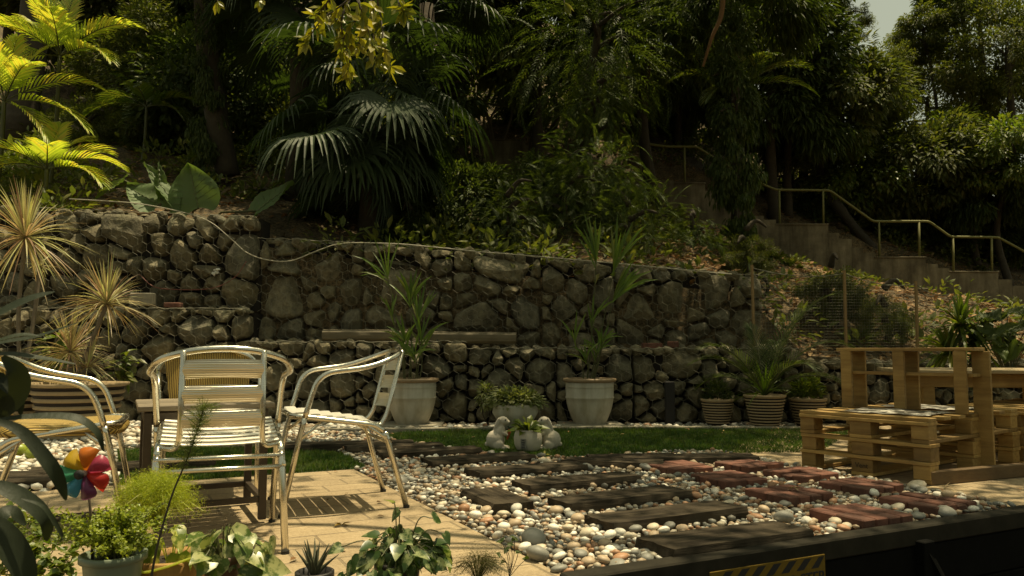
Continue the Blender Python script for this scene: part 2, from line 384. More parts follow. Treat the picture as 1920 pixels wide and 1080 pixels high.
def flat(name, pts, z, th, mat, label, cat, kind='structure'):
    m = MB(); n = len(pts); V = [(p[0], p[1], z) for p in pts]+[(p[0], p[1], z-th) for p in pts]
    F = [tuple(range(n)), tuple(range(2*n-1, n-1, -1))]+[(i, i+n, (i+1) % n+n, (i+1) % n) for i in range(n)]
    P = np.array([(p[0], p[1]) for p in pts]); area = sum(P[i][0]*P[(i+1) % n][1]-P[(i+1) % n][0]*P[i][1] for i in range(n))
    if area < 0: F = [f[::-1] for f in F]
    m.add(V, F); o = m.obj(name, mat); return tag(o, label, cat, kind=kind)
flat('ground', [(-60, -30), (80, -30), (80, 120), (-60, 120)], -1.0, .3, M_soil, 'dark lower ground in front of and under the terrace', 'ground')
flat('terrace_soil', [uv(-9, 2.26), uv(14, 2.26), (14, 8.6), (-12, 8.6)], -.05, .9, M_soil, 'bare soil bed of the raised terrace', 'soil')
flat('patio', [uv(-8, 2.27), uv(1.335, 2.27), uv(1.335, 4.89), uv(-8, 4.89)], 0, .12, M_paver, 'sunlit sandstone paved patio under the metal chairs', 'patio')
flat('paved_path', [uv(3.84, 2.36), uv(12, 2.36), uv(12, 9.5), uv(7.2, 6.6), uv(3.84, 4.45)], -.006, .1, M_paver, 'shaded paving under the pallet seats at the right', 'paving')
# planting ledge in front of the patio
flat('front_ledge', [uv(-8, .9), uv(1.0, .9), uv(1.33, 2.26), uv(-8, 2.26)], -.055, .5, M_soil, 'dark planting ledge in front of the patio edge', 'ledge')

# black retaining edge -------------------------------------------------------
def retain():
    t = thing('retaining_wall', 'black timber retaining wall along the front right of the pebble bed', 'retaining wall', uv(1.34, 2.2, -.9))
    m = MB(); bbox(m, uv(4.5, 2.225, -.015), (6.4, .085, .075), UA, b=.006); m.obj('cap_rail', M_edge, t, world=True)
    m = MB()
    for k in range(5): bbox(m, uv(4.55, 2.215, -.14-.17*k), (6.3, .05, .164), UA, b=.004)
    m.obj('boards', M_black, t, world=True)
    for u in (.9, 2.335, 4.4):
        m = MB(); p = uv(u+.6, 2.17, -.5); a = uv(u+.62, 2.165, -.07); b = uv(u+.95, 2.0, -.8) ; tube(m, [a, b], .022, 4); m.obj('strut', M_black, t, world=True)
        m = MB(); bbox(m, uv(u+.62, 2.17, -.45), (.07, .05, .84), UA, b=.004); m.obj('post', M_black, t, world=True)
retain()
def text_mesh(s, size, ext=.0006):
    cu = bpy.data.curves.new('t', 'FONT'); cu.body = s; cu.size = size; cu.extrude = ext; cu.align_x = 'CENTER'; cu.offset = size*.012
    o = bpy.data.objects.new('t', cu); C.objects.link(o); dg = bpy.context.evaluated_depsgraph_get()
    me = bpy.data.meshes.new_from_object(o.evaluated_get(dg)); bpy.data.objects.remove(o); return me
def sign():
    yel = mat_plain('yellow_sign_face', (.17, .108, .016), .85, bump=0, var=.3, spec=.2); blk = mat_plain('black_lettering', (.012, .012, .012), .6, bump=0)
    v = 2.182
    def onv(px, py):
        q = ray(px, py); k = v/(q[0]*VV[0]+q[1]*VV[1]); p = np.array([0, 0, CH])+q*k; return p[0]*UV[0]+p[1]*UV[1], p[2]
    (ua, za), (ub, zb) = onv(1330, 1070), onv(1546, 1041); uc = (ua+ub)/2; W = abs(ub-ua)
    t = thing('warning_sign', 'yellow and black striped step warning sign on the black retaining wall', 'sign', uv(uc, v, (za+zb)/2-W*.28), UA)
    Hh_ = W*.56; m = MB(); bbox(m, (0, 0, 0), (W, .006, Hh_), b=.002); m.obj('board', yel, t)
    m = MB(); mlow = MB()
    for k in range(7):
        x = -W/2+W*(.05+k*.136); e = W*.068; V = np.array([(x, -.0036, Hh_/2-W*.082), (x+e, -.0036, Hh_/2-W*.082), (x+e*2.1, -.0036, Hh_/2-W*.012), (x+e*1.1, -.0036, Hh_/2-W*.012)]); V[:, 0] = np.minimum(V[:, 0], W/2-.006)
        m.add(V, [(0, 1, 2, 3)]); V2 = V.copy(); V2[:, 2] -= Hh_-W*.094; mlow.add(V2, [(0, 1, 2, 3)])
    m.obj('hazard_stripe', blk, t); mlow.obj('hazard_stripe', blk, t)
    for s, z, sz in (('WATCH YOUR STEP', Hh_/2-W*.178, W*.106),):
        me = text_mesh(s, sz); me.materials.append(blk); o = bpy.data.objects.new('lettering', me); C.objects.link(o); o.parent = t; o.rotation_euler = (pi/2, 0, 0); o.location = (0, -.0042, z)
sign()

# gabion walls ----------------------------------------------------------------
def clip(poly, n, d):                                     # keep n.p <= d
    out = []
    for i in range(len(poly)):
        a = poly[i]; b = poly[(i+1) % len(poly)]; da = n@a-d; db = n@b-d
        if da <= 0: out.append(a)
        if (da < 0) != (db < 0) and abs(da-db) > 1e-9: out.append(a+(b-a)*(da/(da-db)))
    return out
def rocks(mb, r, x0, x1, z0, z1, y, avg=.15, ztop=None, slopey=None):
    W = x1-x0; H = z1-z0; P = []; Rr = []
    for _ in range(3000):
        rad = avg*r.choice([.42, .6, .8, 1.0, 1.25], p=[.2, .25, .25, .2, .1]); p = np.array([x0+r.rand()*W, z0+r.rand()*H])
        if all(np.linalg.norm((p-q)*np.array([.85, 1.1])) > .9*(rad+s)*.78 for q, s in zip(P, Rr)): P.append(p); Rr.append(rad)
    for i, p in enumerate(P):
        poly = [np.array(c) for c in ((x0, z0), (x1, z0), (x1, z1), (x0, z1))]
        for j, q in enumerate(P):
            if i == j: continue
            d = q-p; L = np.linalg.norm(d)
            if L > avg*5: continue
            n = d/L; t = (L*L+Rr[i]**2-Rr[j]**2)/(2*L); t = np.clip(t, .2*L, .8*L)
            a = r.uniform(-.12, .12); n = np.array([n[0]*cos(a)-n[1]*sin(a), n[0]*sin(a)+n[1]*cos(a)])
            poly = clip(poly, n, n@p+t-.008-.010*r.rand())
            if len(poly) < 3: break
        if len(poly) < 3: continue
        poly = np.array(poly)
        for _ in range(2):                                # round the corners a little
            q = np.roll(poly, -1, 0); poly = np.stack([poly*.86+q*.14, poly*.14+q*.86], 1).reshape(-1, 2)
        c = poly.mean(0); ang = np.arctan2(*(poly-c).T[::-1]); K = 22
        per = np.concatenate([[0], np.cumsum(np.linalg.norm(np.roll(poly, -1, 0)-poly, axis=1))]); pp = np.vstack([poly, poly[:1]])
        tt = np.linspace(0, per[-1], K, endpoint=False); ring = np.stack([np.interp(tt, per, pp[:, 0]), np.interp(tt, per, pp[:, 1])], 1)
        size = np.sqrt(max(1e-5, per[-1]/6)); rr = Rr[i]
        ks = [(1.0, None), (1.0, .34), (.97, .15), (.90, .045), (.78, 0), (.6, 0), (.4, 0), (.2, 0)]
        slopes = r.normal(size=(5, 2))*.62; offs = r.uniform(.0, .024, 5); base = r.uniform(-.02, .03); V = []
        sd = r.rand(3)*50; dep = rr*.9
        for f, e in ks:
            q = c+(ring-c)*f
            h = np.min([offs[k]+(q-c)@slopes[k] for k in range(5)], axis=0)
            for g in range(K):
                if e is None: yy = y+.22
                else:
                    nzv = noise.fractal(Vector((q[g][0]*9+sd[0], q[g][1]*9+sd[1], sd[2])), .9, 2.2, 4)*.016
                    yy = y+base-h[g]-nzv+e*dep
                V.append((q[g][0]+noise.noise(Vector((q[g][0]*20, q[g][1]*20, sd[2])))*.008, max(yy, y-.045), q[g][1]))
        V.append((c[0], y+base-np.min(offs), c[1])); n = len(ks)
        F = [(a*K+g, a*K+(g+1) % K, (a+1)*K+(g+1) % K, (a+1)*K+g) for a in range(n-1) for g in range(K)]+[((n-1)*K+g, (n-1)*K+(g+1) % K, n*K) for g in range(K)]
        V = np.array(V)
        if slopey: V[:, 2] += slopey(V[:, 0])*np.clip((V[:, 2]-z0)/H, 0, 1)
        mb.add(V, F)
def hexmesh(mb, x0, x1, z0, z1, y, cell=.108, slopey=None, seed=0, wr=.0019):
    r = rs(seed); s = cell/math.sqrt(3); E = []; k = 0; z = z0; rows = int((z1-z0)/(1.5*s))+1; cols = int((x1-x0)/cell)+1
    def J(p):
        q = Vector((p[0]*2.3, p[1]*2.3, seed*.1)); n2 = noise.noise_vector(q)
        return (p[0]+n2[0]*.03, y-.052+n2[1]*.022, p[1]+n2[2]*.03)
    for i in range(rows):
        for j in range(cols):
            cx = x0+j*cell+(cell/2 if i % 2 else 0); cz = z0+i*1.5*s
            a = (cx, cz+s); b = (cx+cell/2, cz+s/2); c = (cx+cell/2, cz-s/2); d = (cx, cz-s)
            for p, q in ((a, b), (b, c), (c, d)):
                if p[0] > x1+.01 or q[0] > x1+.01 or max(p[1], q[1]) > z1+.01 or min(p[1], q[1]) < z0-.01: continue
                E.append((J(p), J(q)))
    E = np.array(E)
    if slopey: 
        for e in range(2): E[:, e, 2] += slopey(E[:, e, 0])*np.clip((E[:, e, 2]-z0)/(z1-z0), 0, 1)
    d = unit(E[:, 1]-E[:, 0]); n1 = unit(np.cross(d, np.array([0, 1, .1]))); n2 = np.cross(d, n1); V = []
    for a in (0, 2*pi/3, 4*pi/3):
        o = (cos(a)*n1+sin(a)*n2)*wr; V += [E[:, 0]+o, E[:, 1]+o]
    V = np.stack(V, 1).reshape(-1, 3); b = (np.arange(len(E))*6)[:, None]
    for f in ((0, 1, 3, 2), (2, 3, 5, 4), (4, 5, 1, 0)): mb.F.append((np.array(f)[None]+b, 0))
    mb.V.append(V); mb.n += len(V)
ORD = ['first', 'second', 'third', 'fourth', 'fifth', 'sixth', 'seventh', 'eighth', 'ninth', 'tenth']
def gabion(x0, x1, z0, z1, y, depth, avg, seed, label, top=None):
    t = thing('gabion_basket', label, 'stone wall', ((x0+x1)/2, y, z0), 0, 'rock filled wire baskets of the retaining wall')
    r = rs(seed); fill = MB(); rocks(fill, r, x0+.01, x1-.01, z0+.01, z1-.01, y, avg, slopey=top)
    zt = top(np.array([x0, x1])) if top else (0, 0)
    m = MB(); box(m, ((x0+x1)/2, y+depth/2+.1, (z0+z1)/2-.02), (x1-x0-.001, depth-.2, z1-z0-.03)); m.obj('core', M_dark, t, world=True)  # plain dark box backing the gaps between the stones
    # stones seen lying on the top edge
    m = fill
    for k in range(int((x1-x0)/.11)):
        x = x0+.06+k*.11+r.uniform(-.02, .02); zz = z1+(np.interp(x, [x0, x1], zt))
        ell(m, (x, y+.06+r.rand()*.25, zz-.02), (.06+r.rand()*.03, .07, .035+.02*r.rand()), (r.rand(), r.rand(), r.rand()*3), 8, 6)
    fill.obj('stone_fill', M_rock, t, world=True)
    m = MB(); hexmesh(m, x0, x1, z0, z1, y, slopey=top, seed=seed)
    xx = np.linspace(x0, x1, 24); zz = np.full(24, z1)+np.interp(xx, [x0, x1], zt)
    tube(m, np.stack([xx, np.full(24, y-.05)+r.normal(size=24)*.006, zz+r.normal(size=24)*.006], 1), .0035, 5)
    for x in (): tube(m, [(x, y-.035, z0), (x+.004, y-.052, (z0+z1)/2), (x, y-.05, z1+np.interp(x, [x0, x1], zt))], .0018, 5)
    m.obj('wire_netting', M_wire, t, world=True)
YW, YL = 8.42, 8.08
lowx = [-6.2, -5.2, -4.1, -2.72, -1.62, -.46, .46, 1.25, 2.15, 3.0, 3.95, 4.95, 6.1, 7.4]
for i in range(len(lowx)-1):
    x0, x1 = lowx[i], lowx[i+1]; z1 = 1.17 if x1 < -2.6 else (.83 if x1 < 0 else (.76 if x1 < 3.2 else .62))
    where = 'behind the spiky plants at far left' if x1 < -3.9 else ('behind the metal chairs' if x1 < -2.6 else ('under the two grey logs' if x1 < .5 else ('in the shaded middle of the wall' if x1 < 3.1 else 'behind the pallet seats at the right')))
    gabion(x0, x1, 0 if True else 0, z1, YL, .5, .21 if z1 > .7 else .16, 100+i, 'lower rock basket %s, %s from the left' % (where, (ORD+['eleventh', 'twelfth', 'thirteenth'])[i]))
upx = [-6.3, -5.0, -3.98, -2.74, -1.62, -.64, .32, 1.12, 1.9, 2.72]
uz = lambda x: np.interp(x, [-6.3, -2.74, -2.739, -.9, .35, 1.5, 2.72], [2.30, 2.16, 1.95, 1.86, 1.74, 1.64, 1.54])
for i in range(len(upx)-1):
    x0, x1 = upx[i], upx[i+1]; z0 = 1.17 if x1 < -2.6 else (.83 if x1 < 0 else .76); za = float(uz(x0+.001)); zb = float(uz(x1-.001))
    top = (lambda za, zb, x0, x1: (lambda x: np.interp(x, [x0, x1], [0, zb-za])))(za, zb, x0, x1)
    where = 'behind the tall spiky plants' if x1 < -3.9 else ('below the elephant ear leaves' if x1 < -2.6 else ('below the dark fan palm' if x1 < .4 else 'near the end of the wall'))
    gabion(x0, x1, z0, za, YW if x1 > -2.6 else YW-.12, .5, .29 if x1 < 1 else .26, 200+i, 'upper rock basket %s, %s from the left' % (where, ORD[i]), top)

# hose along the wall top
hp = [(130, 374), (200, 378), (260, 383), (330, 396), (390, 415), (430, 446), (462, 474), (500, 488), (545, 490), (598, 470), (645, 457), (740, 458), (800, 463), (900, 473), (1000, 481), (1100, 490), (1200, 499), (1290, 508), (1372, 515)]
m = MB(); tube(m, crom([D(x, y-1, 8.27) for x, y in hp], 5), .006, 6)
tag(m.obj('hose', mat_plain('cream_hose', (.42, .39, .29), .6, bump=0), smooth=True), 'thin cream hose draped along the top of the stone wall', 'hose')
m = MB(); tube(m, crom([D(x, y, 8.26) for x, y in [(262, 515), (290, 538), (340, 543), (400, 540), (440, 520), (462, 490)]], 6), .005, 5)
tag(m.obj('cable', mat_plain('red_cable', (.20, .07, .05), .6, bump=0), smooth=True), 'thin reddish cable looped on the upper left of the wall', 'cable')
m = MB(); r = rs(5)
for k in range(7): a = r.rand()*6; ell(m, D(405+r.uniform(-5, 5), 508+r.uniform(-6, 8), 8.32), (.022, .01, .026), (a, a*2, a), 8, 6)
tag(m.obj('paper_scrap', mat_plain('white_paper', (.75, .73, .66), .8), smooth=True), 'crumpled white scrap caught in the upper wire netting', 'paper scrap')
# logs on the ledge
M_log = mat_wood('grey_log', (.09, .075, .045), (.22, .18, .11), (3, 22, 22))
def log(px0, px1, y0, y1, lab):
    a = D(px0, y0, 8.2); b = D(px1, y1, 8.2); L = np.linalg.norm(b-a); m = MB(); n = 24; V = []; K = 12
    for i in range(n+1):
        t = i/n; c = a+(b-a)*t
        for k in range(K):
            an = 2*pi*k/K; sq = 1/max(abs(cos(an)), abs(sin(an)))**.55; rr = .063*sq*(1+.08*noise.noise(Vector((t*5, k*.8, px0))))*(1-.06*t)
            V.append((c[0], c[1]+rr*cos(an), c[2]+rr*sin(an)))
    V += [tuple(a+[.005, 0, 0]), tuple(b)]
    F = [(i*K+k, i*K+(k+1) % K, (i+1)*K+(k+1) % K, (i+1)*K+k) for i in range(n) for k in range(K)]+[((n+1)*K, (k+1) % K, k) for k in range(K)]+[((n+1)*K+1, n*K+k, n*K+(k+1) % K) for k in range(K)]
    m.add(V, F); tag(m.obj('log', M_log), lab, 'log', 'squared logs on the wall ledge')
log(606, 766, 629, 629, 'squared grey log on the wall ledge, left one behind the potted palm'); log(806, 968, 633, 634, 'squared grey log on the wall ledge, right of the potted palm')
m = MB(); bbox(m, D(1222, 648, 8.18), (.20, .1, .055), .1, b=.006); tag(m.obj('brick', M_brick), 'single red brick lying on the wall ledge', 'brick')
m = MB(); bbox(m, D(1262, 646, 8.2), (.09, .1, .07), .7, b=.012); tag(m.obj('brick', M_brick), 'broken end of a red brick on the wall ledge', 'brick')
m = MB(); bbox(m, D(268, 561, 8.12), (.24, .1, .13), .1, b=.012); tag(m.obj('stone_block', M_kerb), 'pale flat block standing on the left ledge of the wall', 'stone block')
m = MB(); bbox(m, D(325, 572, 8.13), (.17, .09, .05), -.1, b=.008); tag(m.obj('brick', M_brick), 'dusty brick lying on the left ledge beside a pale block', 'brick')
m = MB(); bbox(m, D(1256, 760, 7.98)+[0, 0, 0], (.095, .07, .48), 0, b=.008); tag(m.obj('timber_post', mat_plain('charred_post', (.02, .018, .016), .8)), 'short black timber post standing against the lower wall', 'post')

# steps, parapet and handrail on the hillside ---------------------------------
YS = 18.0
def steps():
    t = thing('hillside_steps', 'stained concrete stairway climbing the hillside from right to left', 'steps', D(1500, 480, YS))
    prof = [(905, 985, 264), (985, 1030, 272), (1030, 1075, 284), (1075, 1120, 296), (1120, 1170, 310), (1170, 1225, 326), (1225, 1265, 338), (1265, 1322, 345), (1322, 1344, 358), (1344, 1366, 371), (1366, 1388, 384), (1388, 1410, 396), (1410, 1432, 405), (1432, 1455, 412),
            (1455, 1553, 422), (1553, 1573, 437), (1573, 1597, 448), (1597, 1618, 464), (1618, 1640, 474), (1640, 1736, 484), (1736, 1758, 495), (1758, 1780, 503), (1780, 1872, 511), (1872, 1898, 524), (1898, 1924, 536), (1924, 1950, 548), (1950, 2050, 560), (2050, 2080, 575), (2080, 2110, 590)]
    top = []
    for (x0, x1, y) in prof: a = D(x0, y, YS); b = D(x1, y, YS); top += [(a[0], a[2]), (b[0], a[2])]
    n = len(top); V = [(x, YS, z) for x, z in top]+[(x, YS, z-1.5) for x, z in top]+[(x, YS+.16, z) for x, z in top]+[(x, YS+.16, z-1.5) for x, z in top]; F = []
    for i in range(n-1): F += [(i, i+n, i+n+1, i+1), (i, i+1, i+2*n+1, i+2*n), (i+2*n, i+2*n+1, i+3*n+1, i+3*n)]
    m = MB(); m.add(V, F+[(0, 2*n, 3*n, n), (n-1, 2*n-1, 4*n-1, 3*n-1)]); m.obj('parapet', M_conc, t, world=True)
    V = [(x, YS+.163, z-.12) for x, z in top]+[(x, YS+1.3, z-.12) for x, z in top]+[(x, YS+1.3, z-1.5) for x, z in top]; m = MB(); m.add(V, [(i, i+1, i+n+1, i+n) for i in range(n-1)]+[(i+n, i+n+1, i+2*n+1, i+2*n) for i in range(n-1)]); m.obj('treads', M_conc, t, world=True)
    for (x0, x1, y) in prof:
        if x1-x0 > 50: a = D(x0, y, YS); b = D(x1, y, YS); m = MB(); bbox(m, ((a[0]+b[0])/2, YS+.08, a[2]+.018), (b[0]-a[0]+.02, .21, .03), b=.006); m.obj('coping', M_conc, t, world=True)
steps()
M_rail = mat_plain('olive_painted_rail', (.19, .18, .055), .7, nscale=20, var=.25, bump=.1)
def rail():
    t = thing('handrail', 'olive yellow metal handrail stepping down the hillside stairs', 'handrail', D(1460, 420, YS+.1))
    pp = [(905, 193), (1010, 208), (1100, 222), (1200, 268), (1252, 275), (1306, 275), (1350, 303), (1418, 340), (1455, 356), (1556, 357), (1637, 415), (1742, 415), (1782, 444), (1872, 445), (1925, 474), (1960, 495), (2050, 497), (2110, 530)]
    m = MB(); tube(m, fillet([D(x, y, YS+.12) for x, y in pp], .08, 4), .028, 8); m.obj('top_rail', M_rail, t, smooth=True, world=True)
    for x, y0, y1 in [(907, 193, 264), (1010, 208, 284), (1100, 222, 300), (1200, 268, 330), (1283, 276, 346), (1461, 357, 424), (1543, 357, 424), (1648, 416, 486), (1723, 416, 486), (1787, 446, 513), (1859, 446, 513), (1962, 497, 562), (2045, 497, 562)]:
        m = MB(); tube(m, [D(x, y0, YS+.12), D(x-1+2, y1+3, YS+.12)], .026, 8); m.obj('post', M_rail, t, smooth=True, world=True)
rail()
# dark fallen trunk by the steps
m = MB(); tube(m, crom([D(1540, 345, 19.8), D(1565, 380, 19.7), D(1600, 425, 19.6), D(1640, 470, 19.5)], 5), [.14]*8+[.12]*8, 9); tag(m.obj('fallen_trunk', mat_plain('dark_bark', (.05, .042, .03), .95, nscale=8, var=.5, bump=1, dist=.02), smooth=True), 'dark fallen trunk slanting down behind the handrail', 'log')
# low concrete drain wall at right end
m = MB()
a = D(1700, 535, 13); b = D(2000, 640, 12.5); n = 8
for k in range(n):
    p = a+(b-a)*(k+.5)/n; d = (b-a)/n; bbox(m, p-[0, 0, .45], (np.linalg.norm(d[:2])+.02, .25, .9), atan2(d[1], d[0]), b=.01)
V = []
tag(m.obj('drain_wall', M_conc), 'low stained concrete wall sloping down below the steps', 'low wall') 

# wire net fence at right -------------------------------------------------------
def netfence():
    t = thing('net_fence', 'sagging fine wire net strung on thin timber stakes above the low wall', 'fence', D(1583, 660, 8.2))
    st = [(1410, 497, 640), (1583, 507, 662), (1717, 527, 665), (1782, 545, 665)]
    M_st = mat_plain('pale_stake', (.30, .20, .09), .8, nscale=15)
    for x, y0, y1 in st[:3]:
        m = MB(); a = D(x, y0, 8.2); b = D(x+4, y1, 8.2); tube(m, [b-[0, 0, .08], a], .017, 5); m.obj('stake', M_st, t, world=True)
    m = MB(); top = []
    for i in range(3):
        a = D(st[i][0], st[i][1]+5, 8.2); b = D(st[i+1][0], st[i+1][1]+6, 8.2)
        for k in range(30):
            s = k/30; top.append((a[0]+(b[0]-a[0])*s, a[2]+(b[2]-a[2])*s-.22*s*(1-s)))
    top = np.array(top); 
    def ln(p, q, w_=.0011): tube(m, [p, q], w_, 3)
    for x, z in top[::1]: ln((x, 8.21, .62), (x, 8.21, z))
    zz = np.arange(.64, 1.6, .03)
    for z in zz:
        seg = [(x, 8.212+.01*sin(x*5+z*4), z) for x, zt in top if zt > z]
        for i in range(len(seg)-1):
            if abs(seg[i+1][0]-seg[i][0]) < .08: ln(seg[i], seg[i+1])
    tube(m, [(x, 8.2, z) for x, z in top], .005, 5); m.obj('netting', mat_plain('dull_net', (.17, .165, .12), .8, bump=0), t, world=True)
netfence()
# ------------------------------------------------------------------ kerbs, lawn, pebbles, sleepers, brick pads
def strip(name, pts, w_, h, mat, label, cat, z=0, kind=None, n=1):
    m = MB(); pts = [np.array(p[:2]) for p in pts]
    for a, b in zip(pts[:-1], pts[1:]):
        L = np.linalg.norm(b-a); k = max(1, int(L/.4)); an = atan2(*(b-a)[::-1])
        for i in range(k):
            c = a+(b-a)*(i+.5)/k; bbox(m, (c[0], c[1], z+h/2-.05), (L/k-.006, w_, h), an, b=.006)
    return tag(m.obj(name, mat), label, cat, kind=kind)
strip('back_kerb', [G(520, 806), G(700, 807), G(960, 804), G(1130, 803), G(1330, 803), G(1500, 804)], .09, .07, M_kerb, 'low pale kerb between the lawn and the white pebbles by the wall', 'kerb')
rnk = rs(3)
EXN = []; EX = []                                                    # footprints to keep pebbles out of: (cx, cy, hx, hy, angle)
SN = {1: 'short crosswise sleeper', 2: 'fourth sleeper from the front', 3: 'third sleeper from the front', 4: 'second sleeper from the front', 5: 'frontmost sleeper', 6: 'sleeper in front of the rabbits', 7: 'sleeper left of the white pot', 8: 'sleeper behind the right chair', 9: 'farthest left sleeper', 14: 'sleeper between the chair legs', 10: 'angled sleeper by the lawn', 11: 'flat black sleeper behind the pads', 12: 'thin sleeper by the lawn', 13: 'grey sleeper at left'}
def sleeper(px, py, L, W, ang, lab, seed, z=.048):
    c = G(px, py, z); m = MB(); nx = int(L/.03); ny = 8; r = rs(seed); V = []; hx, hy = L/2, W/2
    sd = seed*3.1
    K = []                                                # cross-section ring
    prof = [(-1, -1), (-1, -.2), (-1, .6), (-.94, 1), (-.6, 1), (-.25, 1), (.1, 1), (.45, 1), (.75, 1), (.95, 1), (1, .6), (1, -.2), (1, -1)]
    n = len(prof)
    for i in range(nx+1):
        x = -hx+L*i/nx
        for (a, b) in prof:
            y = a*hy; zz = (b*.055)
            g = noise.noise(Vector((x*1.6, y*38+sd, sd)))*.006 if b >= 1 else noise.noise(Vector((x*2, zz*60, sd)))*.007
            e = noise.noise(Vector((x*3, a*2, sd+5)))*.012
            if b >= 1: zz += g+e*.3
            else: y += (g+e)*a
            V.append((x+noise.noise(Vector((i > nx/2, y*25, zz*20+sd)))*.02*(i in (0, nx)), y, zz))
    F = [(i*n+k, (i+1)*n+k, (i+1)*n+k+1, i*n+k+1) for i in range(nx) for k in range(n-1)]+[tuple(range(n-1, -1, -1))[::-1], tuple(nx*n+k for k in range(n))[::-1]]
    F = [f[::-1] for f in F]
    V = np.array(V); o = MB().add(V, F).obj('sleeper', M_sleeper); o.location = (c[0], c[1], z-.055); o.rotation_euler = (0, 0, ang)
    tag(o, lab, 'timber sleeper', 'dark timber sleepers set in the pebble path'); EX.append((c[0], c[1], hx, hy, ang)); EXN.append(SN[seed])
a0 = R(28)
sleeper(930, 928, .42, .20, R(-66), 'short dark sleeper set crosswise at the patio edge, its end grain lit', 1)
sleeper(1083, 896, .70, .215, a0, 'dark sleeper with one sunlit patch at its right end, fourth from the front', 2)
sleeper(1165, 926, .70, .215, a0, 'dark sleeper in the pebbles just behind the two frontmost long ones', 3)
sleeper(1252, 958, .72, .215, R(27), 'second dark sleeper from the black retaining wall, dappled with sun', 4)
sleeper(1362, 1000, .68, .225, R(27), 'frontmost dark sleeper, deeply grooved, beside the black retaining wall', 5)
sleeper(988, 874, .72, .215, R(27), 'dark sleeper in the path just in front of the rabbit statues', 6)
sleeper(898, 855, .72, .21, R(25), 'dark sleeper left of the white pot on the lawn edge', 7)
sleeper(806, 842, .72, .21, R(22), 'dark sleeper behind the right metal chair, short step of the path', 8)
sleeper(650, 829, 1.0, .2, R(14), 'farthest dark sleeper seen under the seat of the right metal chair', 9)
sleeper(740, 834, .7, .2, R(18), 'dark sleeper seen between the legs of the right metal chair', 14)
sleeper(1150, 862, .62, .2, R(-16), 'weathered sleeper angled across the path by the lawn edge', 10)
sleeper(1290, 854, .9, .2, R(4), 'flat black sleeper at the back of the brick pads', 11)
sleeper(1185, 853, .6, .18, R(6), 'thin dark sleeper against the lawn right of the rabbits', 12)
sleeper(240, 868, 1.0, .16, R(28), 'grey sleeper edging the white pebbles at left, behind the yellow seat', 13)
def blocks():
    for px, py, s in ((58, 893, 1), (20, 885, 2)):
        c = G(px, py, .06); o = MB(); bbox(o, (0, 0, 0), (.34, .18, .11), b=.01); q = o.obj('timber_block', M_sleeper); q.location = (c[0], c[1], .0); q.rotation_euler = (0, 0, R(24 if s == 1 else 10))
        tag(q, ['', 'short squared timber block among pebbles behind the pinwheel', 'short timber block at the far left frame edge under the yellow seat'][s], 'timber block'); EX.append((c[0], c[1], .17, .09, R(20))); EXN.append('timber block at left')
blocks()
def pad(px, py, lab, ang=UA, L=.30, W=.30, seed=0):
    c = G(px, py, .044); m = MB(); r = rs(seed); nx, ny = 2, 4
    for j in range(ny):
        for i in range(nx):
            bbox(m, (-L/2+L*(i+.5)/nx, -W/2+W*(j+.5)/ny, -.045+r.normal()*.003), (L/nx-.004, W/ny-.004, .095), r.normal()*.008, b=.005)
    o = m.obj('brick_pad', M_brick); o.location = (c[0], c[1], c[2]); o.rotation_euler = (0, 0, ang+R(2)*r.normal()); tag(o, lab, 'brick stepping pad', 'red brick stepping pads in the pebbles')
    EX.append((c[0], c[1], L/2, W/2, ang)); EXN.append(['', 'rearmost left brick pad', 'second left brick pad', 'third left brick pad', 'front left brick pad', 'rearmost right brick pad', 'second right brick pad', 'third right brick pad', 'front right brick pad'][seed])
A2 = UA+pi/2
pad(1272, 872, 'red brick pad, rearmost of the left row beside the sleepers', seed=1); pad(1366, 892, 'red brick pad, second from the back in the left row', seed=2)
pad(1478, 921, 'red brick pad, second from the front in the left row', A2, seed=3); pad(1612, 959, 'red brick pad nearest the black retaining wall, in the left row', A2, seed=4)
pad(1404, 868, 'red brick pad, rearmost of the right row by the paving', seed=5); pad(1500, 884, 'red brick pad in the right row in front of the left pallet corner', seed=6)
pad(1613, 906, 'red brick pad in the right row near the pallet front corner', A2, seed=7); pad(1738, 936, 'red brick pad, frontmost and rightmost, brightly dappled', A2, seed=8)

PL_R = [G(*p)[:2] for p in [(700, 818), (745, 833), (890, 849), (1000, 861), (1130, 863), (1220, 852), (1350, 849), (1540, 846), (1600, 806), (1500, 804), (1330, 803), (1130, 803), (960, 804), (760, 809)]]
PL_L = [G(*p)[:2] for p in [(215, 846), (290, 838), (500, 838), (640, 848), (688, 874), (500, 888), (330, 902), (215, 912)]]
PP = [G(*p)[:2] for p in [(690, 876), (640, 847), (600, 838), (500, 830), (500, 812), (700, 812), (745, 830), (890, 847), (1000, 859), (1130, 861), (1220, 850), (1342, 847)]]+[uv(3.83, 2.33)[:2], uv(1.345, 2.28)[:2], uv(1.345, 4.89)[:2]]
PB = [G(*p)[:2] for p in [(180, 793), (180, 812), (500, 812), (700, 805), (960, 802), (1130, 801), (1500, 802), (1500, 793), (960, 793)]]
PW = [G(*p)[:2] for p in [(-60, 796), (285, 796), (285, 838), (215, 846), (215, 912)]]+[uv(-1.2, 4.91)[:2], uv(-4.0, 4.91)[:2]]
for nm, pl in (('right', PL_R), ('left', PL_L)):
    flat('lawn_soil', [tuple(p) for p in pl], -.012, .03, mat_plain('turf_base_'+nm, (.025, .04, .01), .9), 'green turf base under the %s lawn' % nm, 'lawn')
def inside(pl, n, r, margin=0):
    pl = np.array(pl); lo = pl.min(0); hi = pl.max(0); out = np.zeros((0, 2))
    while len(out) < n:
        p = lo+(hi-lo)*r.rand(n*2, 2); out = np.concatenate([out, p[inpoly(p[:, 0], p[:, 1], pl)]])
    return out[:n]
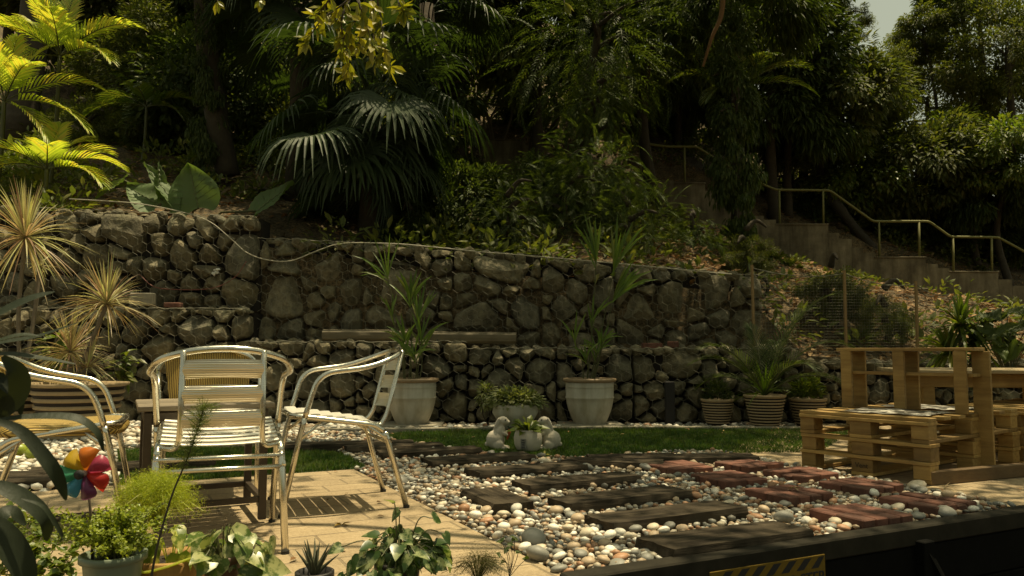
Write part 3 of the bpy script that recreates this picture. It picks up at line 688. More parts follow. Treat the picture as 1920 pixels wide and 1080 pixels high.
def excl(P, grow=0):
    ok = np.ones(len(P), bool)
    for cx, cy, hx, hy, a in EX:
        d = P-[cx, cy]; u = d[:, 0]*cos(a)+d[:, 1]*sin(a); v = -d[:, 0]*sin(a)+d[:, 1]*cos(a); ok &= ~((abs(u) < hx+grow) & (abs(v) < hy+grow))
    return ok
def lawn():
    for nm, pl, n in (('right', PL_R, 42000), ('left', PL_L, 20000)):
        r = rs(11); P = inside(pl, n, r); P = P[excl(P, -.01)]; n = len(P); pos = np.c_[P, np.full(n, -.012)]
        h = r.uniform(.018, .042, n)*(1+.3*np.array([noise.noise(Vector((p[0]*3, p[1]*3, 0))) for p in P])); an = r.rand(n)*2*pi; ln = r.uniform(0, .6, n)
        d = np.stack([cos_(an)*ln, sin_(an)*ln, np.ones(n)], 1); up = np.stack([cos_(an+1.2), sin_(an+1.2), np.zeros(n)], 1)
        tv = np.array([[-.0028, 0, 0], [.0028, 0, 0], [-.002, .55, .05], [.002, .55, .05], [0, 1, .22]]); tf = [np.array([[0, 1, 3, 2]]), np.array([[2, 3, 4]])]
        sc = np.stack([np.ones(n), h, h], 1); m = MB(); inst(m, tv, tf, pos, frames(d, up), sc)
        tag(m.obj('lawn_grass', M_grass), {'right': 'short green grass of the lawn around the rabbit statues', 'left': 'short green grass of the lawn patch behind the patio chairs'}[nm], 'grass', kind='stuff')
cos_ = np.cos; sin_ = np.sin
lawn()
def ico(sub=1):
    import bmesh
    b = bmesh.new(); bmesh.ops.create_icosphere(b, subdivisions=sub, radius=1); v = np.array([q.co[:] for q in b.verts]); f = np.array([[q.index for q in t.verts] for t in b.faces]); b.free(); return v, f
def pebbles():
    r = rs(21); cand = []
    def pack(pl, rng, tries, pal, layer=0, z0=-.045):
        P = inside(pl, tries, r); P = P[excl(P, .004)]; cell = {}; out = []
        for p in P:
            rad = rng[0]+(rng[1]-rng[0])*r.rand()**1.7 if r.rand() < .985 or rng[1] > .04 else r.uniform(.036, .052)
            k = (int(p[0]/.1+1000), int(p[1]/.1+1000)); ok = True
            for i in (-1, 0, 1):
                for j in (-1, 0, 1):
                    for q in cell.get((k[0]+i, k[1]+j), ()):
                        if (p[0]-q[0])**2+(p[1]-q[1])**2 < (.80*(rad+q[2]))**2: ok = False; break
                    if not ok: break
                if not ok: break
            if ok: cell.setdefault(k, []).append((p[0], p[1], rad)); out.append((p[0], p[1], z0+rad*.5+layer*r.uniform(.008, .026), rad, r.choice(5, p=pal) if rad < .036 or pal[0] > .3 else r.choice([1, 1, 1, 4, 2])))
        return out
    pal = [.20, .28, .27, .11, .14]; wp = [.50, .10, .06, .02, .32]
    a = pack(PP, (.0135, .031), 110000, pal, 0, -.034); b = pack(PP, (.012, .029), 60000, pal, 1, -.016)
    c = pack(PW, (.024, .046), 20000, wp, 0, -.03)+pack(PW, (.024, .04), 8000, wp, 1, -.01); d = pack(PB, (.024, .05), 16000, [.40, .18, .10, .04, .28], 0, -.025)
    al = np.array(a+b+c+d); px, py = proj(al[:, :3]); size = al[:, 3]/al[:, 1]; vis = (px > 5) & (px < 1915) & (py < 1072); size = np.where(vis, size, 0)
    main = np.zeros(len(al), bool); main[:len(a)+len(b)] = True
    idx = np.argsort(-size*np.where(main, 1, .6))[:290]; solo = np.zeros(len(al), bool); solo[idx] = True
    iv, if_ = ico(1); iv2, if2 = ico(2)
    n = len(al); q = al[~solo]; k = len(q); an = r.rand(k)*2*pi; tilt = r.normal(size=(k, 2))*.25
    d_ = np.stack([np.cos(an), np.sin(an), tilt[:, 0]], 1); up = np.stack([tilt[:, 1], tilt[:, 0], np.ones(k)], 1); fr = frames(d_, up)
    sc = q[:, 3:4]*np.stack([r.uniform(.75, 1, k), r.uniform(.95, 1.3, k), r.uniform(.45, .72, k)], 1); mb = MB()
    for mi in range(5):
        s = q[:, 4] == mi
        if s.any(): inst(mb, iv, if_, q[s, :3], fr[s], sc[s], mi)
    tag(mb.obj('pebbles', M_peb, smooth=True), 'bed of small loose river pebbles between the sleepers and along the wall', 'pebbles', kind='stuff')
    names = ['white', 'grey', 'tan', 'orange', 'cream']; meshes = {}
    for mi in range(5):
        for v in range(3):
            rr = rs(mi*10+v); nv = iv2*np.array([1, rr.uniform(1, 1.25), rr.uniform(.5, .7)]); nv = nv*(1+.09*np.array([noise.noise(Vector(p*1.3)+Vector((v*9, mi*5, 0))) for p in iv2])[:, None]); me = MB().add(nv, if2).mesh('pebble', M_peb[mi], True); meshes[mi, v] = me
    for i in idx:
        x, y, z, rad, mi = al[i]; mi = int(mi); o = bpy.data.objects.new('pebble', meshes[mi, r.randint(3)]); C.objects.link(o)
        o.location = (x, y, z+.004); o.scale = (rad,)*3; o.rotation_euler = (r.normal()*.2, r.normal()*.2, r.rand()*6.28)
        best = min(range(len(EX)), key=lambda k: max(0, abs((x-EX[k][0])*cos(EX[k][4])+(y-EX[k][1])*sin(EX[k][4]))-EX[k][2])+max(0, abs(-(x-EX[k][0])*sin(EX[k][4])+(y-EX[k][1])*cos(EX[k][4]))-EX[k][3])); ex = EX[best]
        uu = (x-ex[0])*cos(ex[4])+(y-ex[1])*sin(ex[4]); qx, qy = proj([ex[0], ex[1], .03]); side = ('right of' if px[i] > qx else 'left of') if abs(uu) > ex[2] else (('in front of' if py[i] > qy else 'behind')+(' the right of' if px[i] > qx else ' the left of'))
        where = '%s the %s' % (side, EXN[best]); big = 'large' if rad > .035 else ('medium' if rad > .025 else 'small')
        tag(o, '%s %s pebble %s' % (big, names[mi], where), 'pebble', 'larger river pebbles lying loose on the bed')
pebbles()

# ------------------------------------------------------------------ metal
def m_alu():
    q = N('polished_aluminium'); a = q.noise(16, 7, .7); q.base(q.mix(a, (.60, .57, .48), (.82, .79, .68))); q.p.inputs['Metallic'].default_value = 1; q.l(q.ramp(a, [(.35, (.12,)*3), (.68, (.42,)*3)]), q.p.inputs['Roughness']); return q.m
def m_slat():
    q = N('ribbed_aluminium'); tc = q.n('ShaderNodeTexCoord'); wv = q.n('ShaderNodeTexWave'); wv.bands_direction = 'Z'; wv.inputs['Scale'].default_value = 38; q.l(tc.outputs['Object'], wv.inputs[0])
    q.base((.74, .69, .57)); q.p.inputs['Metallic'].default_value = .85; q.rough(.38); q.bump(wv.outputs[0], .5, .003); return q.m
def m_seatslat():
    q = N('brushed_aluminium_seat'); tc = q.n('ShaderNodeTexCoord'); wv = q.n('ShaderNodeTexWave'); wv.bands_direction = 'Y'; wv.inputs['Scale'].default_value = 30; q.l(tc.outputs['Object'], wv.inputs[0])
    q.base((.80, .77, .68)); q.p.inputs['Metallic'].default_value = .7; q.rough(.5); q.bump(wv.outputs[0], .3, .002); return q.m
M_alu, M_slat, M_seat = m_alu(), m_slat(), m_seatslat()
def m_rattan():
    q = N('yellow_woven_rattan'); tc = q.n('ShaderNodeTexCoord'); w1 = q.n('ShaderNodeTexWave'); w1.bands_direction = 'X'; w1.inputs['Scale'].default_value = 34; w2 = q.n('ShaderNodeTexWave'); w2.bands_direction = 'Y'; w2.inputs['Scale'].default_value = 10
    for w_ in (w1, w2): q.l(tc.outputs['Object'], w_.inputs[0]); w_.inputs['Distortion'].default_value = .6
    m_ = q.n('ShaderNodeMath', operation='MULTIPLY'); q.l(w1.outputs['Fac'], m_.inputs[0]); m_.inputs[1].default_value = 1
    c = q.ramp(m_.outputs[0], [(.15, (.10, .062, .012)), (.45, (.42, .28, .06)), (1, (.56, .39, .10))]); q.base(c); q.rough(.5); q.bump(m_.outputs[0], .8, .004); return q.m
M_rattan = m_rattan()
def chair(x, y, rz, label, rattan=False):
    zf = .60 if rattan else .635; sp = .228
    t = thing('bistro_chair', label, 'chair', (x, y, 0), rz, 'aluminium armchairs around the low table')
    # arm loop with the two front legs
    half = [(.228, .285, .004), (.234, .20, .42), (.246, .135, zf), (.258, -.10, .5*zf+.345), (.215, -.235, .712), (.10, -.288, .742), (0, -.295, .748)]
    loop = fillet([(-a, b, c) for a, b, c in half]+[(a, b, c) for a, b, c in half[:-1][::-1]], [0, .3, .075, .2, .14, .12, .1, .12, .14, .2, .075, .3, 0], 8)
    zi = [i for i, p in enumerate(loop) if p[2] > .42]; m = MB(); tube(m, loop[zi[0]:zi[-1]+1], .0125, 12); m.obj('arm_loop', M_alu, t, smooth=True)
    for sl_ in (loop[:zi[0]+1], loop[zi[-1]:]):
        m = MB(); tube(m, sl_, .0125, 12); m.obj('front_leg', M_alu, t, smooth=True)
    fr = fillet([(-.228, -.285, .004), (-.215, -.175, .385), (-.215, .20, .44), (-.19, .245, .442), (.19, .245, .442), (.215, .20, .44), (.215, -.175, .385), (.228, -.285, .004)], [0, .07, .05, .05, .05, .05, .07, 0], 7)
    zi = [i for i, p in enumerate(fr) if p[2] > .34]; m = MB(); tube(m, fr[zi[0]:zi[-1]+1], .0125, 12); m.obj('seat_frame', M_alu, t, smooth=True)
    for sl_ in (fr[:zi[0]+1], fr[zi[-1]:]):
        m = MB(); tube(m, sl_, .0135, 12); m.obj('rear_leg', M_alu, t, smooth=True)
    for z, yy in ((.345, -.19), (.305, -.203)):
        m = MB(); tube(m, [(-.225, yy, z), (.225, yy, z)], .009, 10); m.obj('stretcher', M_alu, t, smooth=True)
    for s in (-1, 1):
        m = MB(); tube(m, [(s*.232, .222, .33), (s*.214, .12, .412)], .008, 8); m.obj('brace', M_alu, t, smooth=True); m = MB(); tube(m, [(s*.224, -.212, .31), (s*.214, -.09, .395)], .008, 8); m.obj('brace', M_alu, t, smooth=True)
        m = MB(); q = np.array([s*.228, -.208, .335]); pass
        tube(m, [(s*.228, .285, 0), (s*.228, .285, .012)], .0145, 10); m.obj('foot_cap', mat_black, t); m = MB(); tube(m, [(s*.228, -.285, 0), (s*.228, -.285, .012)], .0155, 10); m.obj('foot_cap', mat_black, t)
        if not rattan:
            m = MB(); tube(m, fillet([(s*.137, -.282, .74), (s*.142, -.205, .425), (s*.155, -.165, .375), (s*.218, -.14, .392)], [0, .05, .04, 0], 7), .011, 10); m.obj('back_post', M_alu, t, smooth=True)
    if not rattan:
        m = MB()
        for z0, z1 in ((.637, .705), (.548, .612), (.458, .523)):
            nx = 14; nz = 4; V = []
            for f_ in (0, 1):
                for i in range(nx+1):
                    u = -1+2*i/nx
                    for j in range(nz+1):
                        v = j/nz; z = z0+(z1-z0)*v; yb = np.interp(z, [.43, .74], [-.205, -.282])
                        V.append((u*.139, yb-.022*(1-u*u)-.013*sin(pi*v)+.004*f_, z+.004*(1-u*u)))
            k = (nx+1)*(nz+1)
            for f_ in (0, 1):
                for i in range(nx):
                    for j in range(nz):
                        a = f_*k+i*(nz+1)+j; F = (a, a+1, a+nz+2, a+nz+1); m.F.append((np.array([F if f_ == 0 else F[::-1]])+m.n, 0))
            for i in range(nx):
                for j in (0, nz): a = i*(nz+1)+j; m.F.append((np.array([(a, a+nz+1, a+nz+1+k, a+k)])+m.n, 0))
            m.V.append(np.array(V)); m.n += len(V)
        m.obj('backrest', M_slat, t, smooth=False)
        m = MB()
        for k in range(7):
            y0 = -.165+k*.057; V = []; n = 10
            for i in range(n+1):
                u = -1+2*i/n; z = .402+.055*k/6-.012*(1-u*u)
                for (yy, dz) in ((0, 0), (.004, .002), (.027, .003), (.051, .002), (.0545, 0), (.0545, -.004), (0, -.004)): V.append((u*.207, y0+yy, z+dz))
            c = 7; F = [(i*c+j, i*c+(j+1) % c, (i+1)*c+(j+1) % c, (i+1)*c+j) for i in range(n) for j in range(c)]+[tuple(range(c)), tuple(n*c+j for j in range(c))[::-1]]
            m.add(V, F)
        m.obj('seat', M_seat, t)
    else:
        m = MB(); n = 18; prof = []
        for i in range(n+1):
            u = -1+2*i/n
            for j in range(17):
                a = pi*2*j/16; 
        V = []; nx, ny = 26, 26
        for i in range(nx+1):
            for j in range(ny+1):
                u = -1+2*i/nx; v = -1+2*j/ny; s_ = (abs(u)**6+abs(v)**6)**(1/6) or 1; mx = max(abs(u), abs(v)) or 1; k = mx/s_ if s_ else 1
                X = u*k*.225; Y = .03+v*k*.235; e = max(0, mx-.82)/.18; Z = .447-.018*(1-min(1, (u*u+v*v)))-.03*e**2.2
                V.append((X, Y, Z))
        nv = len(V); V += [(x_*.97, .03+(y_-.03)*.97, .398) for x_, y_, z_ in V]
        F = [(i*(ny+1)+j, (i+1)*(ny+1)+j, (i+1)*(ny+1)+j+1, i*(ny+1)+j+1) for i in range(nx) for j in range(ny)]; F += [tuple(nv+a for a in f[::-1]) for f in F]
        per = [(i, 0) for i in range(nx)]+[(nx, j) for j in range(ny)]+[(i, ny) for i in range(nx, 0, -1)]+[(0, j) for j in range(ny, 0, -1)]
        ids = [i*(ny+1)+j for i, j in per]
        for q in range(len(ids)): a, b = ids[q], ids[(q+1) % len(ids)]; F.append((a, a+nv, b+nv, b))
        m.add(V, F); m.obj('seat', M_rattan, t, smooth=True)
        m = MB(); V = []; nx, nz = 20, 10
        for f_ in (0, 1):
            for i in range(nx+1):
                u = -1+2*i/nx
                for j in range(nz+1):
                    v = j/nz; z = .46+.265*v; yb = np.interp(z, [.43, .74], [-.20, -.27]); hw = .20+.035*v; ed = 1-max(abs(u)**8, 0)*.0
                    V.append((u*hw, yb-.03*(1-u*u)+(.5-f_)*-.018*(1-abs(u)**10)*(1-abs(2*v-1)**10), z))
        k = (nx+1)*(nz+1)
        for f_ in (0, 1): F = [(f_*k+i*(nz+1)+j, f_*k+(i+1)*(nz+1)+j, f_*k+(i+1)*(nz+1)+j+1, f_*k+i*(nz+1)+j+1) for i in range(nx) for j in range(nz)]; m.F.append((np.array(F if f_ else [f[::-1] for f in F])+m.n, 0))
        m.V.append(np.array(V)); m.n += len(V); m.obj('backrest', M_rattan, t, smooth=True)
    return t
mat_black = mat_plain('dark_rubber', (.02, .02, .018), .7)
chair(-1.145, 3.11, R(21.7), 'aluminium slatted armchair in the centre of the patio, seen from behind')
chair(-.85, 3.87, R(113), 'aluminium slatted armchair turned sideways at the right of the table')
chair(-1.92, 3.36, R(-68), 'aluminium armchair with yellow woven seat at the left edge', True)
chair(-1.60, 4.18, R(202), 'aluminium armchair with yellow woven back beyond the low table', True)
def table():
    t = thing('low_table', 'low dark metal table with grey slatted wooden top between the chairs', 'table', (-1.08, 3.45, 0), UA)
    H = .50; met = mat_plain('brown_metal_frame', (.07, .052, .035), .45, .3); top = mat_wood('grey_table_wood', (.16, .13, .09), (.30, .25, .18), (3, 30, 30))
    for sx in (0, 1):
        for sy in (0, 1):
            m = MB(); bbox(m, (-.46+sx*.46, sy*.44, H/2), (.032, .032, H-.03), b=.002); m.obj('leg', met, t)
    m = MB()
    for y in (0, .44):
        for z, h in ((.10, .024), (H-.04, .05)): m = MB(); bbox(m, (-.23, y, z), (.428, .025, h), b=.002); m.obj('rail', met, t)
    for x in (-.46, 0):
        for z, h in ((.10, .024), (H-.04, .05)): m = MB(); bbox(m, (x, .22, z), (.025, .408, h), b=.002); m.obj('rail', met, t)
    m = MB()
    for k in range(6): bbox(m, (-.23, -.035+.045+k*.084, H+.003), (.54, .079, .022), b=.003)
    m.obj('tabletop', top, t)
table()
# ------------------------------------------------------------------ pallet furniture
def m_pallet():
    q = N('pallet_pine'); a = q.noise(1.0, 6, .65, stretch=(2.5, 30, 30)); b = q.noise(5, 4)
    c = q.ramp(a, [(.3, (.32, .195, .06)), (.6, (.54, .37, .135)), (.8, (.62, .45, .19))]); c = q.mix(q.ramp(b, [(.3, (0,)*3), (.8, (1,)*3)]), c, q.mix(1.0, c, (.62, .55, .45), 'MULTIPLY'))
    v = q.n('ShaderNodeTexVoronoi'); v.inputs['Scale'].default_value = 5.5; q.l(q.n('ShaderNodeTexCoord').outputs['Object'], v.inputs['Vector']); c = q.mix(q.ramp(v.outputs['Distance'], [(.03, (.85,)*3), (.10, (0,)*3)]), c, (.09, .045, .015))
    g_ = q.noise(2.2, 6, .7); c = q.mix(q.ramp(g_, [(.5, (0,)*3), (.75, (.5,)*3)]), c, (.22, .15, .075))
    q.base(q.mix(1.0, c, q.ramp(q.island(), [(0, (.55, .52, .45)), (.5, (1, .97, .85)), (1, (1.2, 1.2, 1.1))]), 'MULTIPLY')); q.rough(.7); q.bump(a, .35, .004); return q.m
M_pal = m_pallet()
E1 = np.array([.60, -.80]); PA = atan2(-.8, .6)             # front edge direction (left -> near corner)
def pallet_at(t, x0, y0, z0, L, W, deck=True, name='pallet', thick=1, bottom=True):
    # local frame: x along the front (left to near corner), y into the seat
    m = MB(); f = (L-.1)/2; bw = (.10, .135, .10); xs = (.05, L/2, L-.05); ys = (.05, W/2, W-.05); z = z0
    if bottom:
        for x, b_ in zip(xs, bw): bbox(m, (x0+x, y0+W/2, z+.011), (b_, W, .021), b=.002)
        z += .022
    for i, x in enumerate(xs):
        for j, y in enumerate(ys): bbox(m, (x0+x, y0+y, z+.039), (bw[i]-.003*(j+1), .10 if j != 1 else .14, .077), b=.003, rz=.01*math.sin(i*7+j*3+z0*20))
    z += .078
    if deck:
        for y in ys: bbox(m, (x0+L/2, y0+y, z+.010), (L, .12, .020), b=.002)
        z += .021
        k = 7
        for i in range(k): bbox(m, (x0+L/2, y0+.05+(W-.1)*i/(k-1), z+.010), (L, .10 if i in (0, 3, 6) else .085, .020), b=.002)
        z += .021
    else:
        for y in ys: bbox(m, (x0+L/2, y0+y, z+.010), (L, .12, .020), b=.002)
        z += .021
    m.obj(name, M_pal, t); return z
def pallet_seat(loc, rz, label, back=True, L=.80, W=1.2):
    t = thing('timber_sofa', label, 'pallet sofa', loc, rz, 'seats stacked from timber pallets')
    z = pallet_at(t, 0, 0, 0, L, W, False, 'pallet'); z = pallet_at(t, .004, .004, z, L, W, False, 'pallet', bottom=False); z = pallet_at(t, -.003, 0, z, L, W, True, 'pallet', bottom=True)
    if back:
        yb = .50; H = .735; m = MB()
        for x in (.035, L/2-.01, L-.04): m = MB(); bbox(m, (x, yb, (H+z)/2), (.072, .021, H-z), b=.002); m.obj('back_post', M_pal, t)
        for x in (.035, L/2-.01): m = MB(); bbox(m, (x+.01, yb+.145, (H+z)/2), (.09, .021, H-z-.002), b=.002); m.obj('rear_board', M_pal, t)
        m = MB(); bbox(m, (L-.01+.03, yb+.145, H/2), (.10, .024, H-.002), b=.002); m.obj('rear_board', M_pal, t)
        m = MB(); bbox(m, (L/2+.005, yb+.073, H+.0115), (L+.07, .168, .02), b=.002); m.obj('shelf_board', M_pal, t); m = MB(); bbox(m, (L/2+.005, yb+.073, z+.23), (L+.04, .118, .02), b=.002); m.obj('shelf_board', M_pal, t)
    return t, z
cA = G(1503, 877)
tS, zS = pallet_seat((cA[0], cA[1], 0), PA, 'two way timber pallet seat with open slatted backrest beside the brick pads')
me_ = text_mesh('Vent', .042, .0004); me_.materials.append(mat_plain('faded_marker', (.06, .04, .02), .9, bump=0)); o_ = bpy.data.objects.new('marker_writing', me_); C.objects.link(o_); o_.parent = tS; o_.rotation_euler = (pi/2, 0, 0); o_.location = (.40, -.0035, .047)
cB = np.array([3.62, 5.05]); tB, _ = pallet_seat((3.05, 5.55, 0), PA, 'low timber pallet seat behind the backrest of the front one', back=False)
tC, _ = pallet_seat((4.35, 5.75, 0), PA, 'farther timber pallet seat with backrest at the right frame edge')
m = MB(); q = G(1745, 909); bbox(m, (q[0]+.66, q[1]+.30, .033), (1.45, .05, .075), R(23), b=.004); tag(m.obj('timber_batten', mat_wood('brown_batten', (.10, .06, .025), (.2, .13, .055), (3, 30, 30))), 'long brown timber batten lying at the foot of the pallet seat', 'batten')
def ptable():
    a = D(1675, 706, 5.75); t = thing('pallet_table', 'pale timber table with plank top behind the pallet seat backrest', 'table', (3.98, 6.02, 0), R(-12))
    top = mat_wood('pale_table_planks', (.34, .26, .14), (.50, .40, .24), (2.5, 24, 24)); zt = .585; m = MB()
    for k in range(7): bbox(m, (.1, -.42+k*.14, zt), (2.2, .135, .024), b=.003)
    m.obj('tabletop', top, t); m = MB()
    for y in (-.36, .36): bbox(m, (.1, y, zt-.065), (2.0, .03, .10), b=.003)
    for x in (-.88, 1.08): bbox(m, (x, 0, zt-.065), (.03, .69, .10), b=.003)
    m.obj('apron', M_pal, t)
    for x in (-.84, .1, 1.04):
        for y in (-.33, .33): m = MB(); bbox(m, (x, y, (zt-.014)/2), (.08, .08, zt-.016), b=.004); m.obj('leg', M_pal, t)
ptable()
def sheet():
    q = N('printed_paper'); v = q.n('ShaderNodeTexVoronoi'); v.inputs['Scale'].default_value = 22; v.distance = 'CHEBYCHEV'; a = q.noise(9, 4)
    q.l(q.n('ShaderNodeTexCoord').outputs['Object'], v.inputs[0]); c = q.ramp(v.outputs['Color'], [(.2, (.08, .08, .07)), (.45, (.3, .28, .24)), (.6, (.6, .57, .5)), (1, (.72, .7, .62))], 'CONSTANT')
    q.base(c); q.rough(.3); lab = ['glossy printed paper sheet lying on the front pallet seat', 'crumpled printed paper sheet on the pallet seat behind the posts']
    for i, (x0, y0, a_, w_, d_) in enumerate([(.22, .06, .1, .52, .40), (.15, .70, -.1, .5, .40)]):
        m = MB(); nx, ny = 24, 18; V = []
        for a in range(nx+1):
            for b in range(ny+1):
                x = w_*a/nx; y = d_*b/ny; V.append((x, y, .004+.012*abs(noise.noise(Vector((x*7, y*7, i*5+1.))))))
        m.add(V, [(a*(ny+1)+b, (a+1)*(ny+1)+b, (a+1)*(ny+1)+b+1, a*(ny+1)+b+1) for a in range(nx) for b in range(ny)])
        o = m.obj('paper_sheet', q.m, smooth=True); p = np.array([cA[0], cA[1]])+E1*x0+np.array([.8, .6])*y0; o.location = (p[0], p[1], zS); o.rotation_euler = (0, 0, PA+a_); tag(o, lab[i], 'paper')
sheet()
# ------------------------------------------------------------------ vegetation of the hillside
M_bark = mat_plain('shaded_bark', (.06, .048, .032), .95, nscale=9, var=.5, bump=1, dist=.02)  # dark brown bark for trunks, twigs and stems
DG = [(.045, .066, .018), (.065, .095, .026), (.09, .12, .035), (.12, .14, .044)]
M_lf1 = mat_leaf('dark_foliage', DG, .58, .3, spec=.28, objrand=.25)
M_lf2 = mat_leaf('olive_foliage', [(.065, .083, .024), (.095, .115, .032), (.13, .145, .04), (.17, .16, .05)], .58, .35, spec=.28, objrand=.25)
M_lf3 = mat_leaf('bright_foliage', [(.07, .11, .016), (.10, .14, .022), (.14, .17, .03), (.17, .17, .035)], .4, .4, spec=.5, objrand=.2)
M_fan = mat_leaf('fan_palm_blade', [(.03, .05, .016), (.042, .068, .022), (.055, .082, .028)], .6, .25, spec=.55)
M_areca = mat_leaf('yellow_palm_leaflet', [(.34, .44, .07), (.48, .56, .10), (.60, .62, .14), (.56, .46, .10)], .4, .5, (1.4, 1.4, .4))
M_stem = mat_plain('green_stem', (.075, .08, .025), .6, bump=0)
def clumps(r, n, rad, flat_=1.0, low=-.5):
    c = rnd_dir(r, n*3); c = c[c[:, 2] > low][:n]; return c*(r.uniform(.55, 1, (len(c), 1)))*np.array([rad, rad, rad*flat_])
def crown_mesh(name, seed, rad, ncl, per, leaf, mat, clr=.45, W=.4, droop=.3, flat_=.85, low=-.8, sz=(.7, 1.25), detail=True):
    r = rs(seed); c = clumps(r, ncl, rad, flat_, low); m = MB(); N_ = len(c)*per
    cc = np.repeat(c, per, 0); size = np.repeat(r.uniform(.6, 1.3, (len(c), 1)), per, 0)
    d = rnd_dir(r, N_); pos = cc+d*(r.rand(N_, 1)**.5)*clr*size*np.array([1, 1, .7]); out = unit(cc+1e-3)
    dr = unit(d*.9+out*.6+rnd_dir(r, N_)*.5+np.array([0, 0, -droop])); up = unit(rnd_dir(r, N_)*.5+np.array([0, 0, 1])+out*.3)
    tv, tf = leafT(1, W) if detail else leafS(W); inst(m, tv, tf, pos, frames(dr, up), leaf*r.uniform(sz[0], sz[1], N_)); return m.mesh(name, mat)
def frond_template(nn=11, LL=.2, W=.035, curve=.35, ang=.9, vee=.25):
    n = nn; V = []; F3 = []; F4 = []
    for i in range(n+1):
        s = i/n; y = s; z = -curve*s*s
        if i < n: pass
        if i >= 1:
            ll = LL*sin(pi*min(1, .18+s*.86))**.7+.02
            for sd in (-1, 1):
                b = len(V); dx = sin(ang)*(1-.5*s); dy = cos(ang)+.5*s; q = np.array([sd*dx, dy, vee-.4*s]); q /= np.linalg.norm(q); p = np.array([0, y, z])
                nrm = np.array([-q[1]*1., q[0], 0]); nrm /= np.linalg.norm(nrm)
                V += [p, p+q*ll*.4+nrm*W*.5, p+q*ll*.4-nrm*W*.5, p+q*ll+np.array([0, 0, -.3*ll])]; F4.append((b, b+1, b+3, b+2))
    b = len(V)
    for i in range(6):
        s = i/5; V += [np.array([-.006, s, -curve*s*s]), np.array([.006, s, -curve*s*s])]
    for i in range(5): F4.append((b+2*i, b+2*i+1, b+2*i+3, b+2*i+2))
    return np.array(V), [np.array(F4)]
def pinnate_mesh(name, seed, rad, n, L, mat, flat_=.9, low=-.9, droop=.35, **kw):
    r = rs(seed); tv, tf = frond_template(**kw); c = rnd_dir(r, n*3); c = c[c[:, 2] > low][:n]; n = len(c); pos = c*np.array([rad, rad, rad*flat_])*r.uniform(.25, 1, (n, 1))
    d = unit(c*.8+rnd_dir(r, n)*.6+np.array([0, 0, .25-droop])); up = unit(np.array([0, 0, 1.])+rnd_dir(r, n)*.25); m = MB(); inst(m, tv, tf, pos, frames(d, up), L*r.uniform(.7, 1.2, n)); return m.mesh(name, mat)
CR = {
 'broad': crown_mesh('crown', 1, 1.7, 60, 170, .16, M_lf1),
 'broad2': crown_mesh('crown', 2, 1.9, 60, 170, .19, M_lf2, W=.34, droop=.6),
 'bright': crown_mesh('crown', 3, 1.6, 55, 150, .17, M_lf3, W=.36, droop=.5),
 'fine': crown_mesh('crown', 4, 1.6, 60, 260, .10, M_lf2, clr=.4, detail=False),
 'narrow': crown_mesh('crown', 5, 1.5, 55, 170, .24, M_lf1, W=.16, droop=.9, clr=.5),
 'pinn': pinnate_mesh('crown', 6, 1.7, 420, .72, M_lf1),
 'pinn2': pinnate_mesh('crown', 7, 1.5, 380, .55, M_lf1, nn=14, LL=.26, W=.05, droop=.7),
 'column': crown_mesh('crown', 8, 1.0, 70, 140, .15, M_lf1, clr=.35, flat_=3.2, low=-1, W=.45, droop=.8),
}
KN = {'broad': 'broadleaf_tree', 'broad2': 'drooping_leaf_tree', 'bright': 'bright_leaf_tree', 'fine': 'fine_leaf_tree', 'narrow': 'narrow_leaf_tree', 'pinn': 'feather_leaf_tree', 'pinn2': 'fern_leaf_tree', 'column': 'vine_clad_tree'}
def tree(kind, px, py, Y, sc, label, seed=0, lean=0, trunk=True):
    c = D(px, py, Y); g = Hh(c[0]+lean, c[1]+.3); t = thing(KN[kind], label, 'tree', (c[0]+lean, c[1]+.3, float(g)-.1), 0, 'trees on the hillside')
    r = rs(int(px*7+py+seed)); o = bpy.data.objects.new('crown', CR[kind]); C.objects.link(o); o.parent = t; o.location = tuple(c-np.array(t.location)); s = sc if isinstance(sc, tuple) else (sc, sc, sc); o.scale = s; o.rotation_euler = (0, 0, r.rand()*6.28)
    top = c+[0, 0, .5*s[2]]; b = np.array(t.location); mid = (b+c)/2+r.normal(size=3)*.15*np.array([1, 1, 0]); m = MB()
    tube(m, crom([b, mid, c, top], 5), np.linspace(.13, .03, 16)*min(1.3, s[0]), 8)
    for k in range(5):
        a = c+[0, 0, -.4+.2*k]; e = a+rnd_dir(r, 1)[0]*np.array([1.2, 1.2, .6])*s[0]; e[2] = max(e[2], a[2]); tube(m, crom([a, (a+e)/2+[0, 0, .1], e], 4), np.linspace(.045, .012, 9), 6)
    m.obj('trunk', M_bark, t, smooth=True, world=True); return t
